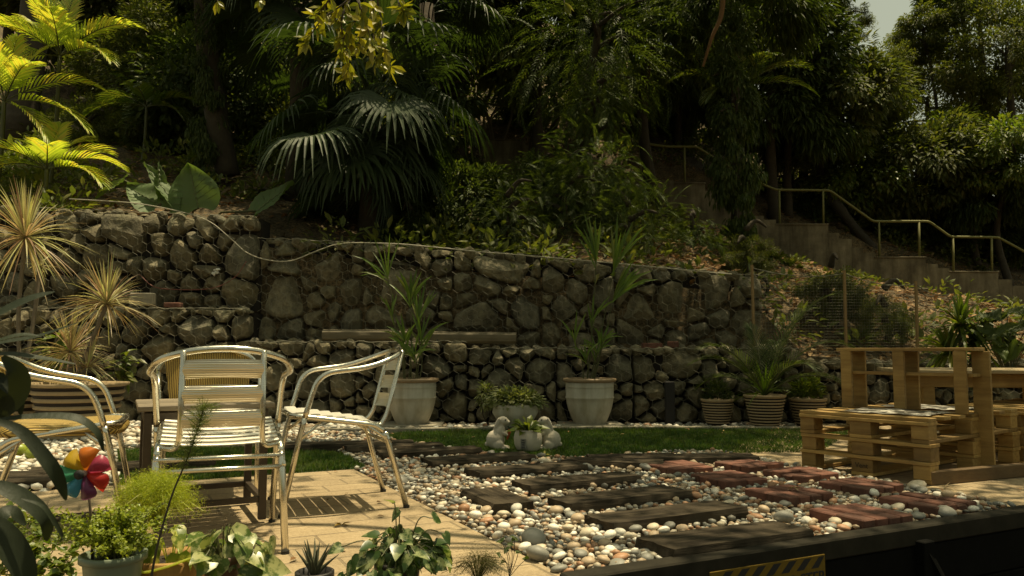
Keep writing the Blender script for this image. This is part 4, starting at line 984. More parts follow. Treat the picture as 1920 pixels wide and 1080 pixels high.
# back row beyond the steps, left to right
T_ = [
 ('broad', 30, -40, 17, 1.2, 'broad leaved tree high on the slope behind the tallest yellow palm'),
 ('broad2', 210, 10, 18, 1.1, 'olive tree high on the slope right of the tallest yellow palm'),
 ('fine', 300, 140, 15, 1.0, 'fine leaved bushy tree above the elephant ear leaves'),
 ('fine', 300, 245, 13.5, .5, 'small fine leaved tree between the yellow palms and elephant ears'),
 ('broad', 400, 210, 14.5, 1.0, 'dark bushy tree just left of the big fan palm'),
 ('broad', 420, -20, 17, 1.2, 'dark tree at the top edge left of the fan palm'),
 ('pinn', 560, 60, 16, 1.2, 'feathery dark tree behind the hanging yellow leaves'),
 ('broad2', 860, 60, 17, 1.3, 'dim olive tree above the right side of the fan palm'),
 ('column', 800, 200, 15.5, 1.0, 'vine clad trunk hidden behind the fan palm'),
 ('narrow', 1010, -10, 17, 1.2, 'narrow leaved dark tree at the top centre of the picture'),
 ('broad', 1030, 160, 19.5, .8, 'dark bush above the highest end of the handrail'),
 ('pinn', 1120, 70, 14, 1.05, 'large feather leaved tree above the middle of the steps'),
 ('pinn2', 1120, 200, 13, .5, 'fern leaved tree hanging over the upper handrail'),
 ('pinn2', 1110, 345, 11.5, .65, 'low fern leaved tree hiding the middle of the steps'),
 ('pinn', 1060, 400, 11, .45, 'small feathery bush behind the wall between the potted palms'),
 ('broad', 1230, 20, 17, 1.2, 'dense dark tree at the top, right of centre'),
 ('column', 1375, 200, 13, (.42, .42, .8), 'vine covered column of a tree crossing the handrail'),
 ('narrow', 1380, 30, 15, 1.0, 'narrow leaved crown above the vine covered tree'),
 ('broad', 1450, 60, 19, 1.2, 'dark rounded tree left of the sky opening'),
 ('narrow', 1480, 230, 19.5, 1.1, 'grassy leaved tree above the handrail landing'),
 ('broad2', 1550, 200, 20, 1.05, 'olive tree just below the sky opening'),
 ('bright', 1600, 330, 20.5, .9, 'brighter green tree behind the handrail at right'),
 ('fine', 1480, 320, 20.5, .8, 'fine leaved shrub tree above the handrail posts'),
 ('broad2', 1720, 330, 20.5, 1.0, 'olive bushy tree above the right handrail'),
 ('narrow', 1840, 370, 20, .9, 'bamboo like clump above the last handrail posts'),
 ('broad', 1700, 420, 21, .6, 'low dark bush behind the right handrail'),
 ('bright', 1900, 300, 19, .8, 'bright leafy tree at the right frame edge over the handrail'),
 ('fine', 1840, 90, 24, 1.5, 'tall airy tree right of the sky opening, light showing through'),
 ('fine', 1890, 120, 22, 1.3, 'tall dark tree in the upper right corner'),
 ('fine', 1740, 215, 25, 1.2, 'thin crowned tree with sky gaps in its right half'),
 ('fine', 1870, 235, 24, 1.0, 'thin crowned tree against bright sky near the right edge'),
 ('broad', 1800, -30, 24, .8, 'leafy top right of the small patch of open sky'),
 ('broad', 1500, -70, 21, 1.1, 'dark crown left of the small patch of open sky'),
 ('broad', 1290, 190, 23, 1.1, 'dark tree filling the slope above the upper handrail'),
 ('broad2', 1180, 210, 22, 1.0, 'olive tree above the upper run of the steps'),
 ('fine', 1585, 45, 21, .45, 'small leafy top at the left rim of the sky patch'),
 ('broad2', 1735, 70, 23.5, .55, 'olive leafy top at the right rim of the sky patch'),
 ('fine', 1650, 150, 23, .7, 'airy tree closing the bottom of the sky patch'),
 ('bright', 1008, 222, 17.6, .24, 'small sunlit leafy bush growing over the highest run of handrail'),
 ('broad', 590, 440, 10.3, .28, 'low dark bush on the wall top just left of the fan palm trunk'),
 ('broad', 770, 452, 10.1, .26, 'low dark bush on the wall top just right of the fan palm trunk'),
 ('pinn2', 950, 425, 10.2, .42, 'small ferny bush on top of the wall beyond the fan palm'),
 ('pinn', 1180, 440, 10.6, .45, 'feathery bush above the wall behind the right potted palm'),
 ('pinn2', 1300, 455, 11.5, .35, 'ferny bush above the wall left of the vine covered tree'),
 ('narrow', 1010, 355, 13, .4, 'arching narrow leaved bush below the small concrete landing'),
 ('broad', 870, 400, 11, .5, 'dark round bush hugging the right side of the fan palm'),
 ('broad', 470, 420, 10.9, .3, 'dark round bush between the elephant ears and the fan palm'),
 ('fine', 1400, 490, 9.8, .22, 'low leafy bush at the right end of the stone wall'),
 ('broad2', 1560, 560, 9.6, .22, 'low olive bush behind the wire net fence, left part'),
 ('fine', 1660, 605, 9.2, .22, 'low fine leaved bush behind the wire net fence, right part'),
 ('broad2', 1640, 400, 21.5, .8, 'olive bush leaning over the middle of the handrail'),
 ('narrow', 1740, 385, 21, .7, 'grassy bush on the bank just above the right handrail'),
 ('broad', 1850, 440, 20.8, .6, 'dark low bush on the bank above the last handrail posts'),
 ('broad2', 1950, 420, 21, .9, 'olive bush in the right frame edge behind the handrail'),
 ('bright', 1790, 290, 22, .9, 'bright leafy tree right of centre of the far slope'),
 ('broad', 1520, 400, 20.6, .5, 'dark low bush above the middle landing of the steps'),
 ('narrow', 1270, 170, 20.5, .9, 'narrow leaved tree over the upper handrail post'),
 ('fine', 640, 300, 14, 1.2, 'fine leaved dark tree behind the largest fan palm'),
 ('broad2', 330, 40, 20, 1.3, 'olive tree on the high slope left of the dark trunk'),
 ('fine', 160, 235, 13.5, .4, 'small fine leaved bush behind the sunlit palms'),
]
for i, a in enumerate(T_): tree(*a[:5], a[5], seed=i)
# undergrowth and litter ---------------------------------------------------------
def scatter_hill(n, r, x0=-12, x1=16, y0=8.7, y1=24):
    x = r.uniform(x0, x1, n); y = y0+(y1-y0)*r.rand(n)**1.2; return x, y
def undergrowth():
    r = rs(77); K = 1500; x, y = scatter_hill(K, r); z = Hh(x, y)
    px, py = proj(np.stack([x, y, z], 1))
    bank = (px > 1240) & (px < 1950) & (y < 17.8) & (y > 8.9); right = (px > 1450) & (y < 12)
    keep = np.where(bank, r.rand(K) < .34, r.rand(K) < .85) & ~((abs(y-18.6) < .9) & (px > 880)) & ~((px > 895) & (px < 1010) & (y > 12) & (y < 18) & (r.rand(K) < .8))
    keep &= ~((px > 150) & (px < 560) & (y < 10.2))
    x, y, z = x[keep], y[keep], z[keep]; K = len(x); per = 60; h = r.uniform(.10, .38, K); h = np.where((y < 18) & (y > 14) & (proj(np.stack([x, y, z], 1))[0] > 1240), h*.4, h)
    N_ = K*per; cx = np.repeat(np.stack([x, y, z], 1), per, 0); hh = np.repeat(h, per); d = rnd_dir(r, N_); d[:, 2] = abs(d[:, 2])
    pos = cx+d*hh[:, None]*np.array([1.5, 1.5, 1.3])*r.rand(N_, 1)**.6; dr = unit(d+np.array([0, 0, -.2])+rnd_dir(r, N_)*.5); m = MB(); tv, tf = leafT(1, .42)
    inst(m, tv, tf, pos, frames(dr, unit(rnd_dir(r, N_)*.5+[0, 0, 1])), r.uniform(.06, .17, N_)); tag(m.obj('undergrowth', M_lf2), 'low tangled undergrowth covering the shaded hillside', 'undergrowth', kind='stuff')
    n = 32000; x, y = scatter_hill(n, r, -9, 14, 8.6, 20); px, py = proj(np.stack([x, y, Hh(x, y)], 1)); k = (r.rand(n) < np.where(px > 1150, 1, .4)); x, y = x[k], y[k]; n = len(x)
    nz = np.array([noise.fractal(Vector((a*.5, b*.5, 0)), .8, 2.1, 5)*.16+noise.noise(Vector((a*.23, b*.23, 3)))*.25 for a, b in zip(x, y)])*np.clip((y-8.55)/1.2, .08, 1)
    pos = np.stack([x, y, Hh(x, y)+nz+r.uniform(.0, .04, n)], 1); d = rnd_dir(r, n); d[:, 2] *= .3; m = MB(); inst(m, tv, tf, pos, frames(unit(d), unit(rnd_dir(r, n)*.4+[0, -.3, 1])), r.uniform(.06, .15, n)); tag(m.obj('leaf_litter', M_litter), 'dry orange brown leaf litter lying on the slope below the steps', 'leaf litter', kind='stuff')
undergrowth()
# fan palms -----------------------------------------------------------------------
def fan_blade(mb, hub, d, up, Rr, r, nseg=34, span=R(260)):
    d = unit(np.array(d, float)); x = unit(np.cross(d, up)); z = np.cross(x, d)
    for i in range(nseg):
        a = -span/2+span*(i+.5)/nseg; L = Rr*(.82+.18*cos(a*.7))*(1+r.normal()*.04); q = d*cos(a)+x*sin(a); s = x*cos(a)-d*sin(a); hw = span/nseg*.5
        dr = (.12+.5*r.rand()**1.5)*L*(1.0-.25*cos(a)); pts = []; wd = []
        for t in (.04, .25, .5, .68, .84, 1.0):
            fall = max(0, t-.42)**2/.336*dr; pts.append(hub+q*L*t*(1-.25*max(0, t-.5))+z*(.06*L*sin(t*3))*(1)+np.array([0, 0, -fall])); wd.append(min(t, .5)*L*hw*1.0*(1 if t <= .5 else max(.04, (1-t)/.5)**.8))
        ribbon(mb, pts, wd, z, fold=.5 if t else .5)
def fan_palm(px, py, Y, base_py, n, Rr, label, seed, spread=1.0, lo=-.9):
    c = D(px, py, Y); g = float(Hh(c[0], Y)); t = thing('fan_palm', label, 'palm', (c[0], Y, g-.1), 0, 'large dark fan palms'); r = rs(seed); m = MB(); tube(m, [(c[0], Y, g-.1), (c[0]+.05, Y, (g+c[2])/2), tuple(c)], [.16, .15, .12], 12); m.obj('trunk', M_bark, t, smooth=True, world=True)
    for i in range(n):
        az = i*2.399+r.rand()*.4; el = lo+(1.25-lo)*((i+.5)/n)+r.normal()*.08; d = np.array([cos(az)*cos(el), sin(az)*cos(el), sin(el)]); L = spread*r.uniform(.55, 1.15)*(1.0 if el > -.3 else .85)
        c0 = c; c = c0+np.array([0, 0, r.uniform(-.45, .5)]); hub = c+d*L+np.array([0, 0, -.15*L]); m = MB(); tube(m, crom([c+d*.05, c+d*L*.5+[0, 0, .03], hub], 4), .014, 5)
        bd = unit(rnd_dir(r, 1)[0]*.35+d*np.array([1, 1, .5])+np.array([0, 0, -.75 if el < .5 else -.1])); fan_blade(m, hub, bd, unit(np.array([0, 0, 1])+d*.4), Rr*r.uniform(.85, 1.12), r); m.obj('frond', M_fan, t, world=True); c = c0
    return t
fan_palm(695, 225, 9.9, 450, 46, .82, 'largest dark fan palm rising behind the middle of the stone wall', 1, 1.0, -1.25)
fan_palm(560, 20, 11.2, 400, 22, .9, 'fan palm higher on the slope, its fronds in the top edge left of centre', 2, 1.1, -.5)
fan_palm(800, 10, 12.2, 400, 18, .9, 'fan palm at the top edge behind the hanging yellow leaf branch', 3, 1.0, -.4)
# dark climbing trunk and bare branches
m = MB(); tube(m, crom([D(428, 330, 11.5), D(410, 240, 11.4), D(398, 150, 11.4), D(388, 60, 11.4), D(385, -60, 11.4)], 5), .17, 10); t_ = thing('dark_trunk_tree', 'dark mossy trunk standing left of the fan palm', 'tree', D(428, 330, 11.5)); m.obj('trunk', M_bark, t_, smooth=True, world=True)
o = bpy.data.objects.new('crown', CR['broad']); C.objects.link(o); o.parent = t_; o.location = tuple(D(385, -150, 11.4)-np.array(t_.location))
o = bpy.data.objects.new('vine_cover', CR['column']); C.objects.link(o); o.parent = t_; o.location = tuple(D(395, 130, 11.3)-np.array(t_.location)); o.scale = (.26, .26, .65)
m = MB(); tube(m, crom([D(1357, -20, 12.5), D(1352, 30, 12.5), D(1335, 70, 12.5), D(1318, 125, 12.6)], 6), np.linspace(.05, .02, 19), 7); tag(m.obj('bare_branch', mat_plain('reddish_bark', (.22, .12, .06), .9)), 'bare reddish branch hanging down at the top right of centre', 'branch')
for q_, (pts, w_) in enumerate([([(912, 180), (910, 205), (918, 230), (924, 262)], .035), ([(925, 262), (920, 225), (932, 200)], .02), ([(944, 262), (952, 240), (958, 222), (962, 195)], .025)]):
    m = MB(); tube(m, crom([D(x, y, 18.9) for x, y in pts], 5), w_*1.3, 7); o = m.obj('sapling_trunk', mat_plain('pale_bark%d' % q_, (.20, .17, .12), .9), smooth=True); o.name = 'thin_trunk'; tag(o, ['crooked pale thin trunk above the small concrete landing', 'short side trunk crossing the crooked pale one', 'pale thin trunk rightmost above the small concrete landing'][q_], 'trunk', 'thin pale trunks above the landing')
# areca palms at left ----------------------------------------------------------------
def frond(mb, base, az, el, L, r, n=22, ll=.36, wd=.0135, droop=.9, vee=.35):
    d0 = np.array([cos(az)*cos(el), sin(az)*cos(el), sin(el)]); side = unit(np.cross(d0, [0, 0, 1.])); P = []
    p = np.array(base, float); d = d0.copy(); K = 14
    for i in range(K+1):
        P.append(p.copy()); d = unit(d+np.array([0, 0, -droop/K])*(.4+1.6*i/K)); p = p+d*L/K
    P = np.array(P); tube(mb, P, np.linspace(.010, .003, K+1), 5, 1)
    for i in range(n):
        s = .16+.84*i/(n-1); q = s*K; a = min(int(q), K-1); b = q-a; pt = P[a]*(1-b)+P[a+1]*b; T = unit(P[min(a+1, K)]-P[a]); up = unit(np.cross(side, T)); l = ll*sin(pi*(.16+.78*s))**.6*(1+r.normal()*.06)
        for sd in (-1, 1):
            dd = unit(T*(.75+.6*s)+side*sd*(1.0-.45*s)+up*vee*(1-.6*s)); pts = [pt, pt+dd*l*.35, pt+dd*l*.7+[0, 0, -.06*l], pt+dd*l+[0, 0, -.2*l]]; ribbon(mb, pts, [wd*.35, wd, wd*.8, .001], up, .35)
def areca(px, py, Y, fr, label, mats, seed, base=None, L=1.2, stem=.025, **kw):
    c = D(px, py, Y); g = np.array(base if base is not None else (c[0]-.05, Y, float(Hh(c[0], Y))-.05)); t = thing('areca_palm', label, 'palm', g, 0, None); r = rs(seed); m = MB(); tube(m, crom([g, (g+c)/2+[.02, 0, 0], c], 5), stem, 8); m.obj('stem', M_stem, t, smooth=True, world=True)
    for az, el, l in fr:
        m = MB(); frond(m, c, R(az), R(el), L*l, r, **kw); m.obj('frond', mats, t, world=True)
    return t
AM = [M_areca, M_stem]
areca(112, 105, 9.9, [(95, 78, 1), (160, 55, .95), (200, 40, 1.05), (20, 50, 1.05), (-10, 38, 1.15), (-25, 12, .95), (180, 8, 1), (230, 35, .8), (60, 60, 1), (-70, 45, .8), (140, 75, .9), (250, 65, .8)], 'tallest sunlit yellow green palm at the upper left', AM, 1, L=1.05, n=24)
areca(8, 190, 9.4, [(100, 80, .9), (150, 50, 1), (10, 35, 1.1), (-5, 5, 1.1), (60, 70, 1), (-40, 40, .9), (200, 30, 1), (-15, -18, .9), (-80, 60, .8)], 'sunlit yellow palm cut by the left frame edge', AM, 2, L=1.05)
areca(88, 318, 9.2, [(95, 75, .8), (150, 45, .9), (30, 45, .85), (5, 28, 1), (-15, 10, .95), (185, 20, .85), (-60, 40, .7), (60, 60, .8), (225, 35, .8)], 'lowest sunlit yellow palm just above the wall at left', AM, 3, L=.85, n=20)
AD = [M_lf3, M_stem]
areca(275, 200, 12.5, [(0, 30, .9), (170, 35, .9), (200, 10, 1), (-20, 5, .9), (60, 50, .8), (110, 60, .7), (-80, 30, .9)], 'small shaded palm between the elephant ears and the dark trunk', AD, 4, L=.9)
areca(1390, 165, 13.5, [(0, 40, 1), (180, 30, 1), (150, 60, .9), (-30, 10, 1), (220, 0, .9), (80, 70, 1), (-80, 30, 1)], 'green palm fronds above the vine covered tree', AD, 5, L=1.3)
areca(1470, 110, 20.5, [(0, 50, 1), (170, 40, 1), (30, 20, 1), (200, 20, 1), (90, 60, 1), (-80, 30, 1)], 'dim palm below the top edge, left of the sky opening', [M_fan, M_stem], 6, L=1.6)
areca(1872, 400, 20.2, [(70, 60, 1), (150, 40, .7), (30, 40, .7), (-70, 30, .7)], 'small bright green palm near the right handrail posts', AD, 7, L=.8)
# elephant ear leaves --------------------------------------------------------------
def m_vein(name, c):
    q = N(name); n_ = q.noise(8, 4); q.base(q.mix(n_, tuple(a*.8 for a in c), tuple(a*1.3 for a in c))); q.rough(.6)
    tr = q.n('ShaderNodeBsdfTranslucent'); tr.inputs[0].default_value = (c[0]*1.6, c[1]*1.6, c[2]*.6, 1); mx = q.n('ShaderNodeMixShader'); mx.inputs[0].default_value = .3; q.l(q.p.outputs[0], mx.inputs[1]); q.l(tr.outputs[0], mx.inputs[2]); q.l(mx.outputs[0], q.out.inputs[0]); return q.m
M_ear = m_vein('elephant_ear_blade', (.11, .17, .055)); M_vein = mat_plain('pale_leaf_vein', (.14, .17, .07), .5, bump=0)
def ear(mb, base, tip, wid, nrm, cup=.15, seed=0, wave=.02):
    base = np.array(base, float); tip = np.array(tip, float); ax = tip-base; L = np.linalg.norm(ax); d = ax/L; nrm = np.array(nrm, float); s = unit(np.cross(d, nrm)); n = np.cross(s, d); nl, nw = 16, 8; V = []
    for i in range(nl+1):
        t = i/nl; w_ = wid*.5*(sin(pi*min(1, t*.94+.06)**.62)**.85 if t < 1 else 0)
        for j in range(-nw, nw+1):
            u = j/nw; back = -.16*L*abs(u)**1.5*(1-t)**2; p = base+d*(t*L+back)+s*u*w_+n*(-cup*L*t*t*.6+wid*.12*abs(u)**1.3+wave*sin(t*9+u*4+seed)*abs(u)-(.012*(1 if (i % 2) else 0))); V.append(p)
    k = 2*nw+1; mb.add(V, [(i*k+j, i*k+j+1, (i+1)*k+j+1, (i+1)*k+j) for i in range(nl) for j in range(k-1)]); V = np.array(V)
    return [V[i*k+nw]+n*.004 for i in range(nl+1)], [[V[i*k+nw]+n*.003, V[min(nl, i+2)*k+nw+sd*nw//2]+n*.004, V[min(nl, i+3)*k+nw+sd*(nw-1)]+n*.004] for i in range(1, nl-3, 2) for sd in (-1, 1)]
def ears():
    t = thing('elephant_ear_plant', 'large leaved elephant ear plant poking above the left end of the wall', 'plant', D(340, 410, 9.3))
    for bp, tp, wd, nr in (((296, 384), (238, 345), .50, (.25, -.75, .6)), ((300, 372), (302, 303), .20, (.95, -.3, .2)), ((345, 372), (372, 302), .0, 0), ((372, 390), (352, 306), .60, (.05, -.97, .2)), ((232, 338), (172, 372), .28, (-.2, -.5, .85)), ((480, 396), (548, 338), .36, (-.45, -.75, .5)), ((330, 385), (272, 300), .24, (.5, -.5, .7)), ((318, 392), (345, 360), .3, (0, -.8, .6))):
        if not wd: continue
        m = MB(); a = D(bp[0], bp[1], 9.2); b = D(tp[0], tp[1], 9.2); mid, veins = ear(m, a, b, wd, nr, seed=bp[0]); l = m.obj('leaf', M_ear, t, smooth=True, world=True)
        m = MB(); tube(m, mid, .006, 4)
        for v in veins: tube(m, v, .003, 3)
        m.obj('leaf_veins', M_vein, t, world=True); m = MB(); tube(m, [a, (a+np.array(t.location))/2+[0, .1, .05], np.array(t.location)+[0, .2, -.2]], .013, 6); m.obj('leaf_stalk', M_stem, t, smooth=True, world=True)
ears()
# unseen trees added for shade, leaf clusters placed by the wanted dapples ----------------------------------------------------------
def lam(x, y):  # leaf clusters per ground cell, set by how much shade is wanted there
    u = x*UV[0]+y*UV[1]
    if y > 8.6: return (3.6 if -1 < x < 4.5 and y < 13 else (1.9 if x < -.5 and y < 11.5 else (.4 if x > 4.5 and y < 18 else .9))) if x > -3.2 else (.10 if y > 10 else .08)
    if x < -2.6: return .35
    if y > 6.6: return 3.0 if x > -.4 else (1.3 if x > -1.6 else .7)
    if u < 1.34 and y < 5.0:
        if y < 2.3: return .25 if x < -.45 else 1.6
        return .10 if y < 3.9 else 1.0
    if x > 2.2 and y < 7.5: return 2.3
    if y < 2.75: return 2.2 if x > .75 else .08
    if y < 3.75 and x < .80: return .05
    if y < 4.9: return 2.7
    return 3.2
def shade():
    r = rs(9); tr = [(5.6, 3.2, 'A'), (1.6, -2.6, 'B'), (-7.5, 5.0, 'C'), (12.5, 13, 'D'), (-9, 14, 'E')]; labs = ['tall shade tree beyond the right frame edge, over the pallet seats', 'shade tree rising behind the viewpoint over the pebble bed', 'shade tree beyond the left frame edge by the patio', 'tall tree beyond the right end of the steps', 'tall tree high on the slope beyond the left frame edge']
    cl = [[] for _ in tr]; st = .6
    for gx in np.arange(-9, 13, st):
        for gy in np.arange(-1, 21, st):
            for _ in range(r.poisson(lam(gx+st/2, gy+st/2))):
                x0, y0 = gx+r.rand()*st, gy+r.rand()*st; z = 5+3*r.rand()
                for _k in range(4): y = y0-(-SH.y*-1)*0; y = y0-SH.y*z; z = max(z, 1.2+.50*y+.8*r.rand()) if y > 0 else z
                p = np.array([x0-SH.x*z, y0-SH.y*z, z]); 
                if p[1] > .3:
                    q = proj(p+[0, 0, -.5]); 
                    if q[1] > -25 and -300 < q[0] < 2200: p[2] += (q[1]+25)*p[1]/FPX+.3
                k = int(np.argmin([np.hypot(p[0]-a, p[1]-b)*(1 if i < 4 else .9) for i, (a, b, _) in enumerate(tr)])); cl[k].append(p)
    tv, tf = leafS(.45)
    for k, (a, b, _) in enumerate(tr):
        c = np.array(cl[k]); 
        if not len(c): continue
        t = thing('shade_tree', labs[k], 'tree', (a, b, float(Hh(a, b)) if b > 8 else -.1), 0, 'tall shade trees around the garden'); per = 62; n = len(c)*per; cc = np.repeat(c, per, 0); d = rnd_dir(r, n); pos = cc+d*(r.rand(n, 1)**.5)*np.array([.34, .34, .2])
        m = MB(); inst(m, tv, tf, pos, frames(unit(d+rnd_dir(r, n)*.5+[0, 0, -.2]), unit(rnd_dir(r, n)*.5+[0, 0, 1])), r.uniform(.08, .15, n)); m.obj('crown', M_lf2, t, world=True)
        z0 = t.location.z; top = np.array([a, b, z0+5.6]); m = MB(); tube(m, crom([(a, b, z0), (a+.15, b+.1, z0+2.8), top], 6), np.linspace(.30, .17, 13), 12)
        for j in r.choice(len(c), min(16, len(c)), replace=False): e = c[j]; e = e+[0, 0, .3]; s_ = top+[0, 0, -.4*r.rand()]; mid = (s_*.5+e*.5)+[0, 0, .5]; tube(m, crom([s_, mid, e], 5), np.linspace(.10, .02, 11), 6)
        m.obj('trunk', M_bark, t, smooth=True, world=True)
shade()
# hanging branch of yellow green leaves ----------------------------------------------
def hang():
    M_y = mat_leaf('yellow_green_leaf', [(.14, .16, .015), (.22, .22, .02), (.30, .26, .03), (.10, .14, .02)], .4, .4, (1.5, 1.5, .4)); tv, tf = leafT(1, .42, .1, .1)
    # obovate leaf
    tv = tv.copy(); tv[1:3, 0] *= .75; tv[3:5, 0] *= 1.05; r = rs(14)
    t = thing('leafy_branch', 'hanging branch of yellow green leaves dipping in from the top edge', 'branch', D(660, -40, 3.6)); wood = MB(); lv = []
    tw = [[(690, -40), (680, 20), (650, 60), (640, 100)], [(700, -40), (715, 40), (722, 90), (735, 130)], [(690, -30), (640, 10), (600, 40), (575, 80)], [(740, -40), (748, 5), (757, 20)], [(670, -30), (640, 40), (655, 110), (650, 140)], [(640, -40), (610, 10), (590, 30)], [(700, -30), (700, 60), (705, 120)], [(620, -40), (625, 30), (660, 70)], [(680, -40), (700, 20), (690, 50), (700, 90)], [(650, -40), (680, 30), (670, 90)]]
    for w_ in tw:
        dd = r.uniform(3.4, 3.9); P = crom([D(x, y, dd+.1*i*r.normal()) for i, (x, y) in enumerate(w_)], 6); tube(wood, P, np.linspace(.006, .002, len(P)), 5)
        for k in range(4, len(P), 1):
            for _ in range(2 if k < len(P)-2 else 5): lv.append((P[k], unit(P[k]-P[k-1])))
    m = MB(); pos = np.array([a for a, b in lv]); d = np.array([b for a, b in lv]); n = len(pos); d = unit(d*.6+rnd_dir(r, n)*.9+[0, 0, -.3]); inst(m, tv, tf, pos, frames(d, unit(rnd_dir(r, n)+[0, -.6, .8])), r.uniform(.05, .085, n)); m.obj('foliage', M_y, t, world=True); tube(wood, crom([D(690, -35, 3.6), D(700, -160, 3.7), np.array([.1, 3.9, 4.2]), np.array([1.6, 3.6, 5.2]), np.array([3.6, 3.4, 5.4]), np.array([5.5, 3.2, 5.2])], 6), np.linspace(.008, .06, 31), 6); wood.obj('twigs', M_bark, t, world=True)
    for q, (px, py, lb) in enumerate(((1058, 5, 'small yellow leaf sprig in the middle of the top edge'), (408, 2, 'single yellow leaf sprig at the top edge left of the fan palm'), (490, 0, 'green leaf sprig at the top edge over the fan palm'))):
        t = thing('leaf_sprig', lb, 'leaves', D(px, py-30, 3.6), 0, 'leaf sprigs dipping in from the top edge'); a = D(px, py, 3.6); m = MB(); n = 4; d = unit(rs(q).normal(size=(n, 3))*[.6, .6, .3]+[0, 0, -1]); inst(m, tv, tf, np.repeat(a[None], n, 0), frames(d, unit(rs(q+5).normal(size=(n, 3))*.4+[0, -1, .3])), rs(q).uniform(.05, .075, n)); m.obj('foliage', M_y, t, world=True)
        m = MB(); q0 = D(px-4, py-90, 3.65); tube(m, crom([a, q0, q0+[.1, -.1, .9], np.array([1.6, 3.6, 5.2])], 5), np.linspace(.003, .02, 16), 4); m.obj('twig', M_bark, t, world=True)
hang()

def bits():
    r = rs(123); P = np.concatenate([inside(PP, 150, r), inside([uv(-3, 2.3)[:2], uv(1.3, 2.3)[:2], uv(1.3, 4.85)[:2], uv(-3, 4.85)[:2]], 50, r), inside(PL_R, 60, r), inside([uv(3.9, 2.5)[:2], uv(7, 2.5)[:2], uv(7, 4.2)[:2], uv(3.9, 4.2)[:2]], 60, r)]); n = len(P); z = np.concatenate([np.full(150, .012), np.full(50, .004), np.full(60, .018), np.full(60, .002)])
    tv, tf = leafT(1, .42); m = MB(); inst(m, tv, tf, np.c_[P, z+.004], frames(unit(rnd_dir(r, n)*[1, 1, .12]), unit(rnd_dir(r, n)*.25+[0, 0, 1])), r.uniform(.018, .045, n)); tag(m.obj('fallen_leaf_bits', M_litter), 'small dry leaf bits scattered over the pebbles, lawn and paving', 'leaf litter', kind='stuff')
bits()
# ------------------------------------------------------------------ pots and garden plants
def m_glaze(name, c):
    q = N(name); a = q.noise(6, 6, .7); b = q.noise(1.5, 4, .6, stretch=(6, 6, .8)); k = q.mix(q.ramp(a, [(.35, (0,)*3), (.75, (1,)*3)]), c, tuple(x*.78 for x in c)); k = q.mix(1.0, k, q.ramp(b, [(.35, (.72, .68, .6)), (.6, (1,)*3)]), 'MULTIPLY')
    q.base(k); q.rough(.5); q.bump(a, .12, .004); return q.m
M_white = m_glaze('cream_glazed_pot', (.60, .56, .45)); M_rim = mat_plain('tan_pot_rim', (.30, .21, .12), .6)
M_psoil = mat_plain('potting_soil', (.03, .022, .014), .95, nscale=40, bump=1, dist=.01)
def potted(name, label, cat, loc, prof, mats, mis=None, soil_z=None, soil_r=None, group=None, sx=1, rim=None):
    t = thing(name, label, cat, loc, 0, group); m = MB(); lathe(m, prof, 40, sx=sx, mis=mis); m.obj('pot', mats, t, smooth=True)
    if rim: m = MB(); lathe(m, rim[0], 40, sx=sx); m.obj('rim', rim[1], t, smooth=True)
    if soil_z: m = MB(); lathe(m, [(soil_r, soil_z), (.6*soil_r, soil_z+.008), (.001, soil_z+.012)], 24, sx=sx); m.obj('soil', M_psoil, t, smooth=True)
    return t
M_pleaf = mat_leaf('potted_palm_leaflet', [(.08, .13, .02), (.12, .19, .03), (.16, .23, .045), (.18, .20, .05)], .4, .35)
BIGP = [(.0, 0), (.145, 0), (.155, .012), (.185, .08), (.213, .15), (.230, .22), (.236, .265), (.242, .27), (.242, .28), (.237, .285), (.240, .36), (.238, .372), (.243, .378), (.240, .384), (.239, .425), (.225, .44), (.215, .44), (.20, .38)]
BIGR = [(.242, .425), (.262, .432), (.268, .447), (.262, .462), (.235, .465), (.22, .455), (.215, .43)]
def big_pot(px, py, label, seed, stalks):
    g = G(px, py); s = 1.02; t = potted('potted_palm', label, 'potted plant', g, BIGP, [M_white], soil_z=.40, soil_r=.205, group='big cream pots of young palms', rim=(BIGR, M_rim)); r = rs(seed); k = 0
    m = MB(); bbox(m, (g[0], g[1], .0), (.62, .5, .04), .02, b=.008); tag(m.obj('stone_slab', M_kerb), 'pale stone slab under the %s' % ('left big cream pot' if px < 900 else 'right big cream pot'), 'stone slab')
    for (bx, by, tx, ty, blades) in stalks:
        a = g+[(bx-px)/190., 0, .40]; b = D(tx, ty, g[1]+r.uniform(-.1, .1)); m = MB(); P = crom([a, a*.6+b*.4+[.02, 0, .05], b], 6); tube(m, P, np.linspace(.007, .004, len(P)), 5, 1)
        T = unit(b-a)
        for q, (dx, dy, L, w_) in enumerate(blades):
            d = unit(np.array([dx, r.uniform(-.3, .3), dy])); st = b-T*r.uniform(0, .08)*(q % 3); pts = [st, st+d*L*.33+T*.02, st+d*L*.7, st+d*L+[0, 0, -.15*L*abs(dx)]]; ribbon(m, pts, [w_*.2, w_*.62, w_*.5, .001], unit([r.uniform(-.4, .4), -1, .35]), .35)
        m.obj('stalk', [M_pleaf, M_stem], t, world=True)
    return t
r_ = rs(4)
def fan(n, a0, a1, L, w_=.016): return [(cos(R(a)), sin(R(a)), L*r_.uniform(.75, 1.1), w_*r_.uniform(.8, 1.2)) for a in np.linspace(a0, a1, int(n*1.4))]
